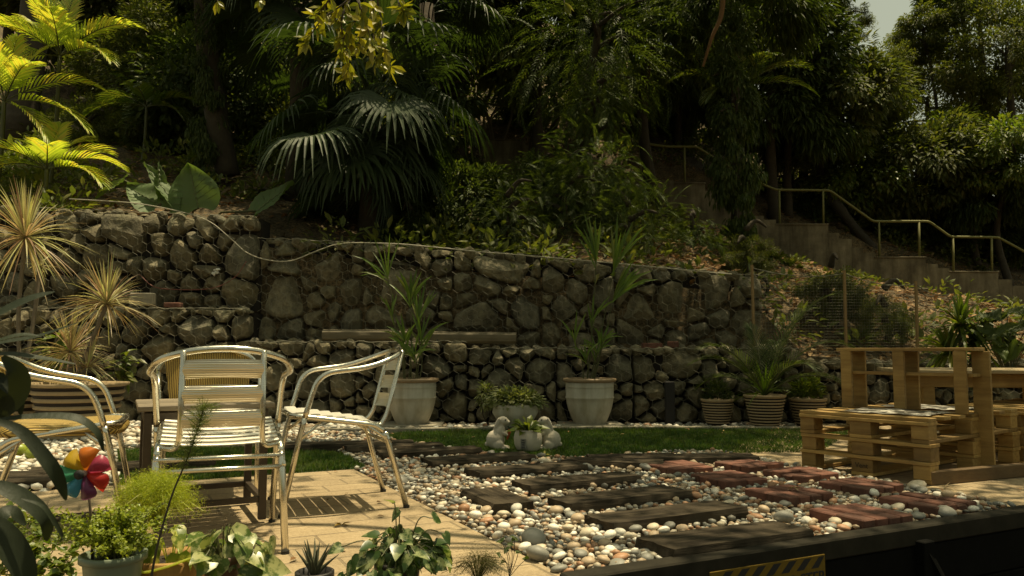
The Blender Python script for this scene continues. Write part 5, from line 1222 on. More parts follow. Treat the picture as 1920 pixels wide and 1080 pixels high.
big_pot(772, 797, 'young palm in a big cream pot, left one, behind the sideways metal chair', 1, [
 (757, 700, 727, 520, fan(7, 75, 165, .42, .016)), (760, 700, 735, 590, fan(3, 80, 120, .3)), (765, 700, 770, 560, fan(7, 50, 130, .36, .024)), (780, 700, 785, 600, fan(6, 60, 110, .42, .02)), (785, 700, 790, 640, fan(6, 40, 120, .35, .02)), (770, 700, 760, 640, fan(6, 60, 150, .3, .02)), (776, 705, 778, 665, fan(6, 20, 160, .26, .018)), (755, 700, 755, 650, fan(4, 70, 140, .22, .018))])
big_pot(1106, 797, 'young palm in a big cream pot, right one, with tall thin stalks', 2, [
 (1100, 705, 1118, 490, fan(5, 85, 120, .52, .02)), (1105, 705, 1152, 500, fan(6, 50, 92, .55, .022)), (1110, 705, 1150, 560, fan(6, 30, 70, .52, .028)), (1095, 705, 1078, 640, fan(3, 70, 120, .3)), (1100, 705, 1110, 600, fan(4, 45, 100, .32, .018)), (1108, 705, 1120, 660, fan(6, 30, 150, .24)), (1100, 705, 1098, 670, fan(6, 50, 150, .22)), (1112, 705, 1130, 640, fan(5, 20, 120, .2))])
# ribbed brown pots --------------------------------------------------------------
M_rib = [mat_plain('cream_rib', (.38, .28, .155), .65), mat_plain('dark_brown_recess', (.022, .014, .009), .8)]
def ribbed(px, py, Rr, Hh2, label, n=8, z=None, Y=None):
    prof = [(.0, 0), (Rr*.66, 0)]; mis = [1, 1]; z0 = .02
    for i in range(n):
        f = i/(n-1); rr = Rr*(.68+.27*f**.8); h = (Hh2-.05)/n; zz = z0+i*h
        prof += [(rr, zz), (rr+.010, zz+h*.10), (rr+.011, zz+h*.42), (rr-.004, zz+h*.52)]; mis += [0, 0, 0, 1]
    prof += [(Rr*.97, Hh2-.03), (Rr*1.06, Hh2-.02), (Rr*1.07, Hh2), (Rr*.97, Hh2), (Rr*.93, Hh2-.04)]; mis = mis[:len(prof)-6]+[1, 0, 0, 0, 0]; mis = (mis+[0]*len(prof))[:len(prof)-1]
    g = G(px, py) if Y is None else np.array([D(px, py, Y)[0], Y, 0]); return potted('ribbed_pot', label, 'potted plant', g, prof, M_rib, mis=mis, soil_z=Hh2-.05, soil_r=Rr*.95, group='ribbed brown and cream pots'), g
def tuft(mb, c, n, L, w_, r, lo=-.3, hi=1.4, droop=.25, mi=None, K=5):
    for i in range(n):
        az = r.rand()*2*pi; el = lo+(hi-lo)*r.rand(); l = L*r.uniform(.7, 1.1); d = np.array([cos(az)*cos(el), sin(az)*cos(el), sin(el)]); T = np.linspace(0, 1, K); pts = c+d*l*T[:, None]+np.array([0, 0, -1.])*droop*l*(T[:, None]**2.4)*(cos(el)+.1); ww = w_*np.sin(pi*np.clip(T*.8+.2, 0, 1))**.7; ww[-1] = .0006; ribbon(mb, pts, ww, [sin(az)*.2, -cos(az)*.2, 1.0] if el < 1.1 else [0, -1, .3], .35, mi if mi is not None else 0)
M_drac = mat_leaf('striped_dracaena_leaf', [(.46, .48, .18), (.60, .60, .32), (.46, .28, .20), (.56, .54, .28), (.34, .20, .14), (.50, .54, .26)], .4, .35, (1.2, 1.1, .7))
M_cane = mat_plain('grey_cane', (.17, .14, .10), .85, nscale=18, var=.4, bump=.6)
t, g = ribbed(1346, 797, .155, .26, 'ribbed brown pot with a small dark bushy plant, leftmost of the three at right'); r = rs(31); m = MB(); tv, tf = leafT(1, .4)
n = 500; d = rnd_dir(r, n); d[:, 2] = abs(d[:, 2]); inst(m, tv, tf, g+[0, 0, .26]+d*np.array([.14, .1, .17])*r.rand(n, 1)**.4, frames(unit(d+rnd_dir(r, n)*.5), unit(rnd_dir(r, n)*.5+[0, 0, 1])), r.uniform(.03, .055, n)); m.obj('foliage', M_lf1, t, world=True)
t, g = ribbed(1435, 800, .19, .31, 'largest ribbed brown pot holding an arching feathery palm', 9); t.name = 'ribbed_palm_pot'; r = rs(32)
for k_, (az, el, L) in enumerate([(0, 72, 1.3), (10, 55, 1.15), (175, 55, .8), (100, 80, .75), (60, 60, 1.0), (-20, 40, .8), (150, 40, .7), (200, 60, .9), (-60, 55, .7), (30, 70, 1.2)]):
    m = MB(); frond(m, g+[0, 0, .30], R(az), R(el), L, r, n=26, ll=.26, wd=.0055, droop=1.3, vee=.3); m.obj('frond', [M_lf1, M_stem], t, world=True)
m = MB(); tuft(m, g+[0, 0, .3], 40, .42, .009, r, .2, 1.4, .5); m.obj('basal_leaves', M_pleaf, t, world=True)
t, g = ribbed(1516, 798, .17, .27, 'ribbed brown pot with a leafy green shrub, rightmost beside the pallet seat'); r = rs(33); m = MB()
n = 700; d = rnd_dir(r, n); d[:, 2] = abs(d[:, 2]); inst(m, tv, tf, g+[0, 0, .28]+d*np.array([.17, .12, .2])*r.rand(n, 1)**.4, frames(unit(d+rnd_dir(r, n)*.5), unit(rnd_dir(r, n)*.5+[0, 0, 1])), r.uniform(.035, .07, n)); m.obj('foliage', M_lf3, t, world=True)
# left: spiky plants in wide ribbed pots
def spiky(px, py, Y, heads, label, seed, pot):
    g0 = np.array([D(px, py, Y)[0], Y, 0.]); r = rs(seed)
    if pot: t, g0 = ribbed(px, py, pot[0], pot[1], label, 7, Y=Y); t.name = 'spiky_plant'; t['category'] = 'potted plant'
    else: t = thing('spiky_plant', label, 'plant', g0)
    for (hx, hy, L, n, w_, lo) in heads:
        c = D(hx, hy, Y+r.uniform(-.1, .1)); m = MB(); b = g0+[r.uniform(-.06, .06), 0, pot[1]-.05 if pot else 0]; tube(m, crom([b, (b+c)/2+[r.uniform(-.04, .04), 0, 0], c], 5), .018, 7); m.obj('cane', M_cane, t, smooth=True, world=True)
        m = MB(); tuft(m, c, n, L, w_, r, lo, 1.5, .28); m.obj('leaf_head', M_drac, t, world=True)
    return t
spiky(30, 790, 6.8, [(48, 445, .56, 150, .0065, -.9), (75, 500, .2, 20, .006, -.2)], 'tallest spiky striped plant on bare canes at the left frame edge', 1, (.2, .46))
spiky(145, 785, 6.6, [(200, 570, .46, 140, .006, -.6), (132, 660, .42, 120, .006, -.6), (165, 690, .3, 60, .005, -.3)], 'pair of spiky pink edged plants in a wide ribbed pot behind the yellow seat', 2, (.36, .47))
# leafy weed by the wall at left
def weed(px, py, Y, h, label, n=26, size=.07, seed=0, mat=M_lf3):
    g = D(px, py, Y); t = thing('leafy_weed', label, 'plant', g); r = rs(seed); m = MB(); lv = []; 
    for k in range(4):
        e = g+[r.uniform(-.12, .12), r.uniform(-.05, .05), h*r.uniform(.7, 1)]; P = crom([g, (g+e)/2+[r.uniform(-.03, .03), 0, 0], e], 5); tube(m, P, .003, 4)
        for q in P[3:]: lv += [q]*2
    m.obj('stems', M_stem, t, world=True); lv = np.array(lv); n = len(lv); d = rnd_dir(r, n); d[:, 2] = d[:, 2]*.4-.1; m = MB(); inst(m, tv, tf, lv, frames(unit(d), unit(rnd_dir(r, n)*.4+[0, -.3, 1])), size*r.uniform(.6, 1.1, n)); m.obj('leaves', mat, t, world=True)
weed(230, 735, 7.2, .40, 'bright leafy weed growing against the wall right of the wide ribbed pot', size=.12, seed=3, mat=M_areca if False else M_lf3)
weed(95, 720, 6.9, .45, 'leafy green plant behind the spiky plants at left', size=.14, seed=4)
# yellow green fruit
for k, (px, py, lb) in enumerate(((62, 856, 'yellow green fruit lying on the white pebbles, right one'), (38, 848, 'yellow green fruit lying on the white pebbles, left one'))):
    g = G(px, py+10, .0); o = MB(); ell(o, (0, 0, .05), (.055, .045, .045), (.2, .3, k)); q = o.obj('fruit', mat_plain('lime_skin%d' % k, (.25, .30, .03), .4, bump=0), smooth=True); q.location = g; tag(q, lb, 'fruit', 'fallen fruits on the white pebbles')
# right: strappy plant and big leaved plant behind the pallets
def strappy(px, py, Y, base_py, n, L, w_, label, mat, seed, heads=((0, 0),)):
    g = D(px, base_py, Y); t = thing('strappy_plant', label, 'plant', g); r = rs(seed)
    for (dx, dy) in heads: c = D(px+dx, py+dy, Y); m = MB(); tube(m, [g, c], .02, 6); m.obj('cane', M_cane, t, world=True); m = MB(); tuft(m, c, n, L, w_, r, -.6, 1.4, .45); m.obj('leaf_head', mat, t, world=True)
strappy(1802, 610, 7.6, 780, 60, .40, .020, 'strappy green plant behind the pallet table at right', M_lf3, 6, ((0, 0), (25, 40), (-20, 55)))
def bigleaf(px, py, Y, label, n, L, seed, mat, spread):
    g = D(px, 720, Y); t = thing('large_leaved_shrub', label, 'shrub', g); r = rs(seed)
    for k in range(n):
        c = D(px+r.uniform(-1, 1)*spread, py+r.uniform(-.6, 1)*spread*.8, Y+r.uniform(-.2, .2)); d = unit(np.array([r.uniform(-1, 1), r.uniform(-.8, .2), r.uniform(-.7, .3)])); m = MB(); ear(m, c, c+d*L*r.uniform(.7, 1.1), L*.5, unit([r.uniform(-.3, .3), -.6, .8]), seed=k); m.obj('leaf', mat, t, smooth=True, world=True); m = MB(); tube(m, crom([g, (g+c)/2+[0, .05, .05], c], 4), .005, 4); m.obj('leaf_stalk', M_stem, t, world=True)
bigleaf(1895, 610, 7.4, 'dark shrub with broad glossy leaves at the right edge above the pallets', 26, .26, 8, M_lf1, 55)
# oval planter of variegated foliage -----------------------------------------------
M_var = mat_leaf('variegated_leaf', [(.09, .12, .03), (.16, .18, .06), (.34, .34, .18), (.12, .15, .04), (.26, .28, .12)], .45, .3)
def planter():
    g = G(966, 806); prof = [(.0, 0), (.10, 0), (.13, .03), (.19, .12), (.215, .165), (.205, .21), (.215, .235), (.20, .24), (.19, .2)]
    t = potted('planter', 'low round cream planter of variegated foliage behind the rabbit statues', 'planter', g, prof, [M_white], soil_z=.215, soil_r=.19); r = rs(41); n = 1100; d = rnd_dir(r, n); d[:, 2] = abs(d[:, 2])*1.0-.05; m = MB()
    inst(m, tv, tf, g+[0, 0, .24]+d*np.array([.27, .2, .15])*r.rand(n, 1)**.35, frames(unit(d+rnd_dir(r, n)*.6+[0, 0, -.2]), unit(rnd_dir(r, n)*.4+[0, -.2, 1])), r.uniform(.04, .07, n)); m.obj('foliage', M_var, t, world=True)
    g = G(915, 800, 0)+[-.0, .1, 0]; t = thing('variegated_shrub', 'small variegated shrub leaning out by the wall left of the round planter', 'shrub', g); n = 320; m = MB(); c = D(912, 742, g[1]); d = rnd_dir(r, n); inst(m, tv, tf, c+d*np.array([.09, .08, .13])*r.rand(n, 1)**.4+[0, 0, 0], frames(unit(d+[0, 0, -.3]), unit(rnd_dir(r, n)*.4+[0, -.2, 1])), r.uniform(.035, .06, n)); m.obj('foliage', M_var, t, world=True); m = MB(); tube(m, crom([g, (g+c)/2+[.03, 0, 0], c], 5), .006, 5); tube(m, crom([g, (g+c)/2+[-.05, 0, 0], c+[.04, 0, .03]], 5), .005, 5); m.obj('stems', M_bark, t, world=True)
planter()
# white pot with plaque and rabbits ----------------------------------------------------
M_rab = mat_plain('weathered_white_resin', (.52, .47, .38), .75, nscale=16, var=.28, bump=.5, dist=.006)
def rabbits():
    g = G(990, 845); z = lambda y: CH  # scale here about 285 px per metre
    s = abs(proj(g+[1, 0, 0])[0]-proj(g)[0]); prof = [(.0, 0), (.062, 0), (.08, .012), (.094, .045), (.098, .085), (.092, .118), (.084, .13), (.088, .138), (.082, .139), (.078, .12)]
    t = potted('white_pot', 'small white pot with a little grey plaque between two rabbit statues', 'potted plant', g, [(a*1.08, b*1.12) for a, b in prof], [M_rab], soil_z=.135, soil_r=.086); m = MB(); bbox(m, (-.035, -.100, .062), (.042, .012, .072), -.35, b=.004); m.obj('plaque', mat_plain('grey_plaque', (.22, .21, .18), .7), t)
    m = MB(); dk = mat_plain('plaque_relief', (.05, .05, .045), .8)
    for k in range(4): bbox(m, (-.037, -.1075, .039+k*.016), (.026-.006*(k % 2), .004, .008), -.35, b=.001)
    m.obj('plaque_relief', dk, t); r = rs(51); m = MB()
    for k in range(30):
        az = r.rand()*2*pi; el = r.uniform(.1, 1.25); d = np.array([cos(az)*cos(el), sin(az)*cos(el), sin(el)]); L = r.uniform(.12, .20); c = g+[0, 0, .14]; ribbon(m, [c+d*.01, c+d*L*.3, c+d*L*.65+[0, 0, -.01], c+d*L+[0, 0, -.04]], [.006, .014, .025, .002], unit(np.array([0, -.5, 1.])-d*.5), .25)
    m.obj('foliage', M_lf3, t, world=True)
    def rabbit(px, face, label, seed, carrot):
        g = G(px, 842); t = thing('rabbit_statue', label, 'statue', g, 0, 'rabbit statues on the lawn'); t.scale = (1.28,)*3; f = face; m = MB()
        ell(m, (-.012*f, 0, .055), (.056, .048, .056)); ell(m, (.010*f, 0, .098), (.036, .034, .048), (0, .25*f, 0)); ell(m, (.020*f, 0, .135), (.020, .019, .026)); ell(m, (.034*f, -.002, .165), (.031, .024, .025), (0, .35*f, 0)); ell(m, (.056*f, -.002, .158), (.017, .016, .013))
        ell(m, (-.004*f, -.020, .142), (.012, .008, .046), (.15, .35*f, 0)); ell(m, (-.006*f, .019, .142), (.012, .008, .046), (-.15, .38*f, 0))
        ell(m, (-.062*f, 0, .030), (.015, .014, .014)); 
        for s_ in (-1, 1):
            ell(m, (.004*f, s_*.034, .030), (.034, .018, .030)); ell(m, (.036*f, s_*.034, .010), (.032, .013, .011)); ell(m, (.040*f, s_*.024, .092), (.026, .010, .011), (0, .5*f, 0)); ell(m, (.058*f, s_*.012, .098), (.011, .009, .009))
        remesh('body', m, .0035, M_rab, t, 2); m = MB()
        ell(m, (.046*f, -.0235, .171), (.0045, .003, .005)); ell(m, (.046*f, .0205, .171), (.0045, .003, .005)); ell(m, (.0725*f, -.002, .160), (.003, .004, .003)); m.obj('eyes_and_nose', mat_black, t, smooth=True)
        m = MB()
        for s_ in (-1, 1):
            for k in range(3): tube(m, [(.064*f, s_*.034+(k-1)*.006, .012), (.069*f, s_*.034+(k-1)*.006, .009)], .0025, 4)
        m.obj('toes', M_rab, t)
        if carrot:
            m = MB(); tube(m, [(.070, -.012, .118), (.068, -.014, .10), (.060, -.018, .070), (.055, -.02, .055)], [.007, .011, .008, .002], 10); m.obj('carrot', mat_plain('orange_carrot', (.42, .09, .03), .6), t, smooth=True); m = MB()
            for k in range(7): tube(m, [(.070, -.012, .116), (.070+.012*cos(k), -.012+.01*sin(k), .136)], .003, 4)
            m.obj('carrot_top', mat_plain('dark_green_resin', (.03, .055, .03), .6), t)
    rabbit(933, 1, 'white rabbit statue sitting left of the white pot, holding an orange carrot', 1, True); rabbit(1030, -1, 'white rabbit statue leaning on the right side of the white pot', 2, False)
    t = bpy.data.objects
rabbits()
for k, (px, py, lb, c) in enumerate(((640, 984, 'curled dry yellow leaf lying on the sunlit patio', (.40, .26, .05)), (762, 827, 'dry leaf on the lawn behind the dark sleepers', (.35, .24, .10)), (1022, 853, 'yellow leaf on the lawn edge in front of the white pot', (.32, .28, .06)), (1490, 915, 'pale dry leaf standing on a brick pad near the pallet seat', (.45, .33, .18)), (1775, 912, 'pale curled leaf standing upright on the paving by the batten', (.45, .33, .18)))):
    r = rs(60+k); g = G(px, py, 0.006 if k != 3 else .06); m = MB(); n = 5; inst(m, tv, tf, np.repeat(g[None], n, 0), frames(unit(r.normal(size=(n, 3))*[1, 1, .25]+[0, 0, .25]), unit(r.normal(size=(n, 3))*.4+[0, 0, 1])), r.uniform(.03, .05, n)); tag(m.obj('dry_leaf', mat_leaf('dry_leaf_%d' % k, [c, tuple(a*.7 for a in c)], .7, .1)), lb, 'leaf', 'single dry leaves on the ground')
# drain grate at left front
m = MB(); c = G(150, 968, .004); 
for k in range(14): bbox(m, c+np.array([*(UV*(-.30+k*.045)), 0]), (.014, .11, .008), UA, b=.001)
bbox(m, c+np.array([*(VV*.062), 0]), (.68, .014, .012), UA, b=.001); bbox(m, c-np.array([*(VV*.062), 0]), (.68, .014, .012), UA, b=.001); tag(m.obj('drain_grate', mat_plain('rusty_dark_grate', (.05, .035, .022), .7)), 'dark slotted drain grate in the patio at left', 'drain')

# ------------------------------------------------------------------ foreground pots
def frust(r0, r1, h, lip=.006, liph=.02): return [(.0, 0), (r0, 0), (r0+.002, .004), (r1-.004, h-liph-.004), (r1-.003, h-liph), (r1+lip, h-liph+.002), (r1+lip, h-.002), (r1+lip-.003, h), (r1-.003, h), (r1-.008, h-.03)]
M_gpot = mat_plain('grey_green_plastic', (.17, .21, .15), .45, nscale=12, var=.15, bump=.05); M_bpot = mat_plain('brown_plastic', (.10, .05, .028), .5, bump=.05); M_kpot = mat_plain('dark_plastic', (.02, .018, .016), .5, bump=.05)
def fgpot(px, rim_py, d, rad, h, mat, name, label):
    p = D(px, rim_py, d); z = p[2]-h; return potted(name, label, 'potted plant', (p[0], d, z), frust(rad*.72, rad, h), [mat], soil_z=h-.025, soil_r=rad-.006), np.array([p[0], d, p[2]])
# tiny leaved shrub in grey pot
t, c = fgpot(213, 1036, 2.12, .077, .17, M_gpot, 'potted_shrub', 'tiny leaved bright shrub in a grey green plastic pot under the pinwheel'); r = rs(71); m = MB(); lv = []; dv = []
for k in range(95):
    az = r.rand()*2*pi; el = r.uniform(.25, 1.4); L = r.uniform(.07, .155)*(1.2 if el < .8 else .9); d = np.array([cos(az)*cos(el), sin(az)*cos(el), sin(el)]); P = crom([c+[r.uniform(-.04, .04), r.uniform(-.04, .04), -.02], c+d*L*.5+[0, 0, .01], c+d*L+[0, 0, -.01]], 7); tube(m, P, .0011, 3)
    for q in P[3:]:
        for _ in range(5): lv.append(q+r.normal(size=3)*.005)
m.obj('stems', M_stem, t, world=True); lv = np.array(lv); n = len(lv); M_tiny = mat_leaf('tiny_bright_leaf', [(.14, .19, .02), (.24, .30, .04), (.34, .38, .06), (.18, .22, .03)], .4, .4, (1.4, 1.4, .4)); tv2, tf2 = leafS(.75); m = MB(); inst(m, tv2, tf2, lv, frames(rnd_dir(r, n), unit(rnd_dir(r, n)*.6+[0, 0, 1])), r.uniform(.008, .014, n)); m.obj('foliage', M_tiny, t, world=True)
# pinwheel
def pinwheel():
    c = D(163, 886, 2.06); t = thing('pinwheel', 'rainbow coloured toy pinwheel on a thin stick in the grey green pot', 'pinwheel', D(173, 1050, 2.1)); m = MB(); tube(m, [D(163, 886, 2.075), D(170, 965, 2.085), D(174, 1062, 2.11)], .0036, 8); m.obj('stick', mat_plain('pinwheel_stick', (.12, .09, .06), .5), t, smooth=True, world=True)
    cols = [('yellow', (.55, .36, .02)), ('orange', (.60, .17, .015)), ('pink', (.42, .05, .10)), ('red', (.50, .03, .02)), ('purple', (.16, .04, .12)), ('blue', (.07, .28, .42)), ('green', (.06, .30, .16))]
    angs = [112, 58, 5, -48, -98, -148, 160]
    for k, ((nm, col), a) in enumerate(zip(cols, angs)):
        q = N(nm+'_foil'); q.base(col); q.rough(.35); tr = q.n('ShaderNodeBsdfTranslucent'); tr.inputs[0].default_value = (*col, 1); mx = q.n('ShaderNodeMixShader'); mx.inputs[0].default_value = .4; q.l(q.p.outputs[0], mx.inputs[1]); q.l(tr.outputs[0], mx.inputs[2]); q.l(mx.outputs[0], q.out.inputs[0])
        a = R(a); ex = np.array([cos(a), 0, sin(a)]); ey = np.array([-sin(a), 0, cos(a)]); L = .068; V = []; nu, nv = 9, 6
        for i in range(nu+1):
            u = i/nu
            for j in range(nv+1):
                v = j/nv-.0; w_ = .008+.036*sin(pi*min(1, u**1.6*.80+.04))**.8; lift = -.030*sin(pi*u*.9)*sin(pi*(v*.75+.1)); V.append(c+ex*L*u*(1-.12*v*v)+ey*(v*w_-.006+.008*u)+np.array([0, lift-.004*k*.3, 0]))
        m = MB(); m.add(V, [(i*(nv+1)+j, (i+1)*(nv+1)+j, (i+1)*(nv+1)+j+1, i*(nv+1)+j+1) for i in range(nu) for j in range(nv)]); o = m.obj('blade', q.m, t, smooth=True, world=True); o['label'] = nm+' blade'
        m = MB()
    m = MB(); tube(m, [c+[0, -.036, 0], c+[0, .02, 0]], .008, 14); m.obj('hub', mat_plain('pale_hub', (.35, .28, .24), .5), t, smooth=True, world=True); m = MB(); tube(m, [c+[0, -.040, 0], c+[0, -.034, 0]], .012, 16); m.obj('hub_ring', mat_black, t, smooth=True, world=True)
pinwheel()
# heart leaves
def heartT():
    o = [(0, 0), (-.24, -.10), (-.42, .06), (-.44, .30), (-.30, .58), (-.12, .84), (0, 1.0), (.12, .84), (.30, .58), (.44, .30), (.42, .06), (.24, -.10)]; mid = [(0, .05), (0, .3), (0, .6), (0, .85)]
    V = [(x, y, .22*abs(x)-.28*y*y) for x, y in o]+[(x, y, -.28*y*y-.015) for x, y in mid]; M0 = 12
    F3 = [(0, M0, 1), (0, 11, M0), (5, M0+3, 6), (6, M0+3, 7)]; F4 = [(1, M0, M0+1, 2), (2, M0+1, M0+2, 3)]; F3 += [(3, M0+2, 4), (9, 8, M0+2)]; F4 = [(1, M0, M0+1, 2), (11, 10, M0+1, M0), (4, M0+2, M0+3, 5), (8, 7, M0+3, M0+2), (2, M0+1, M0+2, 3), (10, 9, M0+2, M0+1)]
    return np.array(V, float), [np.array(F3), np.array(F4)]
def m_pothos(name, base, cream, th=.5):
    q = N(name); a = q.noise(26, 5, .65, stretch=(1, 1, 1)); isl = q.island(); mth = q.n('ShaderNodeMath', operation='MULTIPLY_ADD'); q.l(isl, mth.inputs[0]); mth.inputs[1].default_value = .16; q.l(a, mth.inputs[2])
    c = q.ramp(mth.outputs[0], [(th, base), (th+.10, cream)]); q.base(c); q.rough(.32); tr = q.n('ShaderNodeBsdfTranslucent'); k = q.mix(1.0, c, (1.3, 1.4, .6), 'MULTIPLY'); q.l(k, tr.inputs[0]); mx = q.n('ShaderNodeMixShader'); mx.inputs[0].default_value = .32; q.l(q.p.outputs[0], mx.inputs[1]); q.l(tr.outputs[0], mx.inputs[2]); q.l(mx.outputs[0], q.out.inputs[0]); return q.m
M_po1 = m_pothos('marbled_pothos_leaf', (.045, .085, .018), (.34, .37, .17), .55); M_po3 = m_pothos('light_pothos_leaf', (.08, .13, .02), (.42, .43, .19), .50); M_po2 = m_pothos('golden_pothos_leaf', (.12, .17, .02), (.48, .46, .14), .52)
hv, hf = heartT()
def pothos(t, c, r, spots, size, mat, mstem=M_stem, up=.3):
    m = MB(); pos = []; dr = []; nm = []
    for (x, y, z) in spots:
        e = c+np.array([x, y, z]); P = crom([c+[x*.15, y*.15, -.03], c+np.array([x*.55, y*.55, z*.75+.02]), e], 5); tube(m, P, .0016, 4); T = unit(P[-1]-P[-3]); pos.append(e); d = unit(np.array([x*3, y*3, 0])+T*.3+rnd_dir(r, 1)[0]*.6+[0, 0, -.35]); dr.append(d); nm.append(unit(np.array([0, -.45, .8])+rnd_dir(r, 1)[0]*.45))
    m.obj('stems', mstem, t, world=True)
    for lo in range(0, len(pos), 1):
        m = MB(); inst(m, hv, hf, [pos[lo]], frames(np.array([dr[lo]]), np.array([nm[lo]])), np.array([size*r.uniform(.7, 1.2)])); m.obj('leaf', mat, t, smooth=True, world=True)
def spots(r, n, rx, rz, lo=-.02): return [(rx*cos(a)*q, rx*.8*sin(a)*q, lo+rz*(1-q*.7)*r.rand()+.01) for a, q in zip(r.rand(n)*2*pi, r.rand(n)**.5)]
t, c = fgpot(420, 1038, 2.18, .055, .13, M_bpot, 'potted_pothos', 'pothos with marbled leaves in a brown plastic pot by the front metal chair leg'); r = rs(81); pothos(t, c, r, spots(r, 30, .10, .12)+[(.08, -.03, -.02), (.11, -.02, -.03), (.10, .0, .02), (.06, -.05, -.04), (.12, 0, .03)], .066, M_po3)
t, c = fgpot(748, 1050, 2.15, .060, .13, M_kpot, 'potted_pothos', 'dark marbled pothos spilling from a black pot at the bottom centre'); r = rs(82); pothos(t, c, r, spots(r, 120, .125, .12)+[(-.02, 0, .15), (.0, .0, .13), (.09, 0, .11), (-.11, -.03, .0), (-.14, -.03, -.03), (-.12, -.04, -.07), (.12, 0, .07), (.11, 0, .02), (-.15, -.02, .04)], .042, M_po1)
# golden pothos in coir basket with fern behind
p = D(322, 1040, 2.28); t = potted('hanging_basket_pot', 'woven coir basket of golden pothos between the grey pot and brown pot', 'potted plant', (p[0], 2.28, p[2]-.12), [(.0, 0), (.06, .0), (.085, .03), (.098, .08), (.10, .115), (.094, .12), (.088, .10)], [mat_wood('coir_fibre', (.22, .11, .03), (.50, .30, .09), (20, 20, 6), bump=.8)], soil_z=.10, soil_r=.09)
t.name = 'coir_basket'; c = np.array([p[0], 2.28, p[2]]); r = rs(83); pothos(t, c, r, [(-.06, -.03, .05), (-.03, -.05, .04), (.03, -.04, .06), (.07, -.03, .05), (.10, -.02, .05), (.0, .02, .07), (-.07, .0, .03), (.05, -.07, .02), (.12, .0, .03), (-.02, -.08, .01)], .07, M_po2, M_areca)
m = MB(); tube(m, crom([c+[-.08, -.06, .01], c+[-.04, -.10, -.02], c+[.02, -.10, -.01], c+[.07, -.08, .005], c+[.12, -.05, .02]], 5), .0035, 6); m.obj('vine', M_areca, t, world=True)
def needles(c, ext, n, size, mat, t, r, name='foliage', plumes=60):
    m = MB(); pos = []; 
    for k in range(plumes):
        d = rnd_dir(r, 1)[0]; d[2] = abs(d[2])*1.1-.15; e = c+d*ext*r.uniform(.55, 1.05); P = crom([c+[0, 0, -ext[2]*.5], c+d*ext*.4+[0, 0, .3*ext[2]], e], 9); tube(m, P, .0009, 3); q = P[6:]; i = r.randint(len(q), size=n//plumes); pos.append(q[i]+r.normal(size=(n//plumes, 3))*.013)
    pos = np.concatenate(pos); k = len(pos); tv_ = np.array([[-.05, 0, 0], [.05, 0, 0], [0, 1, .05]]); inst(m, tv_, np.array([[0, 1, 2]]), pos, frames(rnd_dir(r, k), rnd_dir(r, k)), size*r.uniform(.6, 1.2, k)); m.obj(name, mat, t, world=True)
M_fern = mat_leaf('bright_fern_needle', [(.22, .28, .02), (.36, .42, .04), (.46, .50, .07), (.30, .30, .03)], .5, .45, (1.4, 1.4, .5))
g = D(292, 1010, 2.45); t = potted('potted_fern', 'bright yellow green asparagus fern glowing in the sun in front of the table', 'potted plant', (g[0], 2.45, -.02), frust(.055, .07, .14), [M_kpot], soil_z=.12, soil_r=.06); r = rs(91)
needles(D(292, 958, 2.45), np.array([.155, .12, .13]), 26000, .012, M_fern, t, r, plumes=160)
t = thing('asparagus_stem', 'tall dark feathery asparagus stem crossing in front of the seat', 'plant', D(283, 1085, 1.95)); m = MB(); P = crom([D(283, 1085, 1.95), D(296, 1020, 1.95), D(322, 930, 1.96), D(352, 858, 1.97), D(372, 800, 1.98), D(384, 760, 1.98)], 8); tube(m, P, np.linspace(.0032, .001, len(P)), 6); m.obj('stem', M_bark, t, world=True); r = rs(92); m = MB(); pos = []
for q in P[22:]:
    for _ in range(7):
        d = rnd_dir(r, 1)[0]*[1, 1, .6]+[0, 0, .25]; L = r.uniform(.015, .05)*(1.1-.4*(q[2]-.3)); tube(m, [q, q+d*L], .0006, 3); s_ = r.rand(26, 1); pos.append(q+d*L*s_+r.normal(size=(26, 3))*.003)
pos = np.concatenate(pos); k = len(pos); inst(m, np.array([[-.05, 0, 0], [.05, 0, 0], [0, 1, .05]]), np.array([[0, 1, 2]]), pos, frames(rnd_dir(r, k), rnd_dir(r, k)), .009*r.uniform(.6, 1.2, k)); m.obj('foliage', M_lf3, t, world=True)
# aloe
t, c = fgpot(590, 1070, 2.16, .046, .09, M_kpot, 'potted_aloe', 'small dark spiky aloe in a little pot at the bottom edge'); r = rs(93); m = MB()
for k in range(13):
    az = k*2.4; el = .5+.85*(k/13); L = .055+.03*r.rand(); d = np.array([cos(az)*cos(el), sin(az)*cos(el), sin(el)]); P = crom([c+[0, 0, -.01]+d*.005, c+d*L*.5, c+d*L+[0, 0, .008]], 4); tube(m, P, np.linspace(.008, .0008, len(P)), 6)
m.obj('leaves', mat_plain('aloe_skin', (.07, .075, .04), .5), t, smooth=True, world=True)
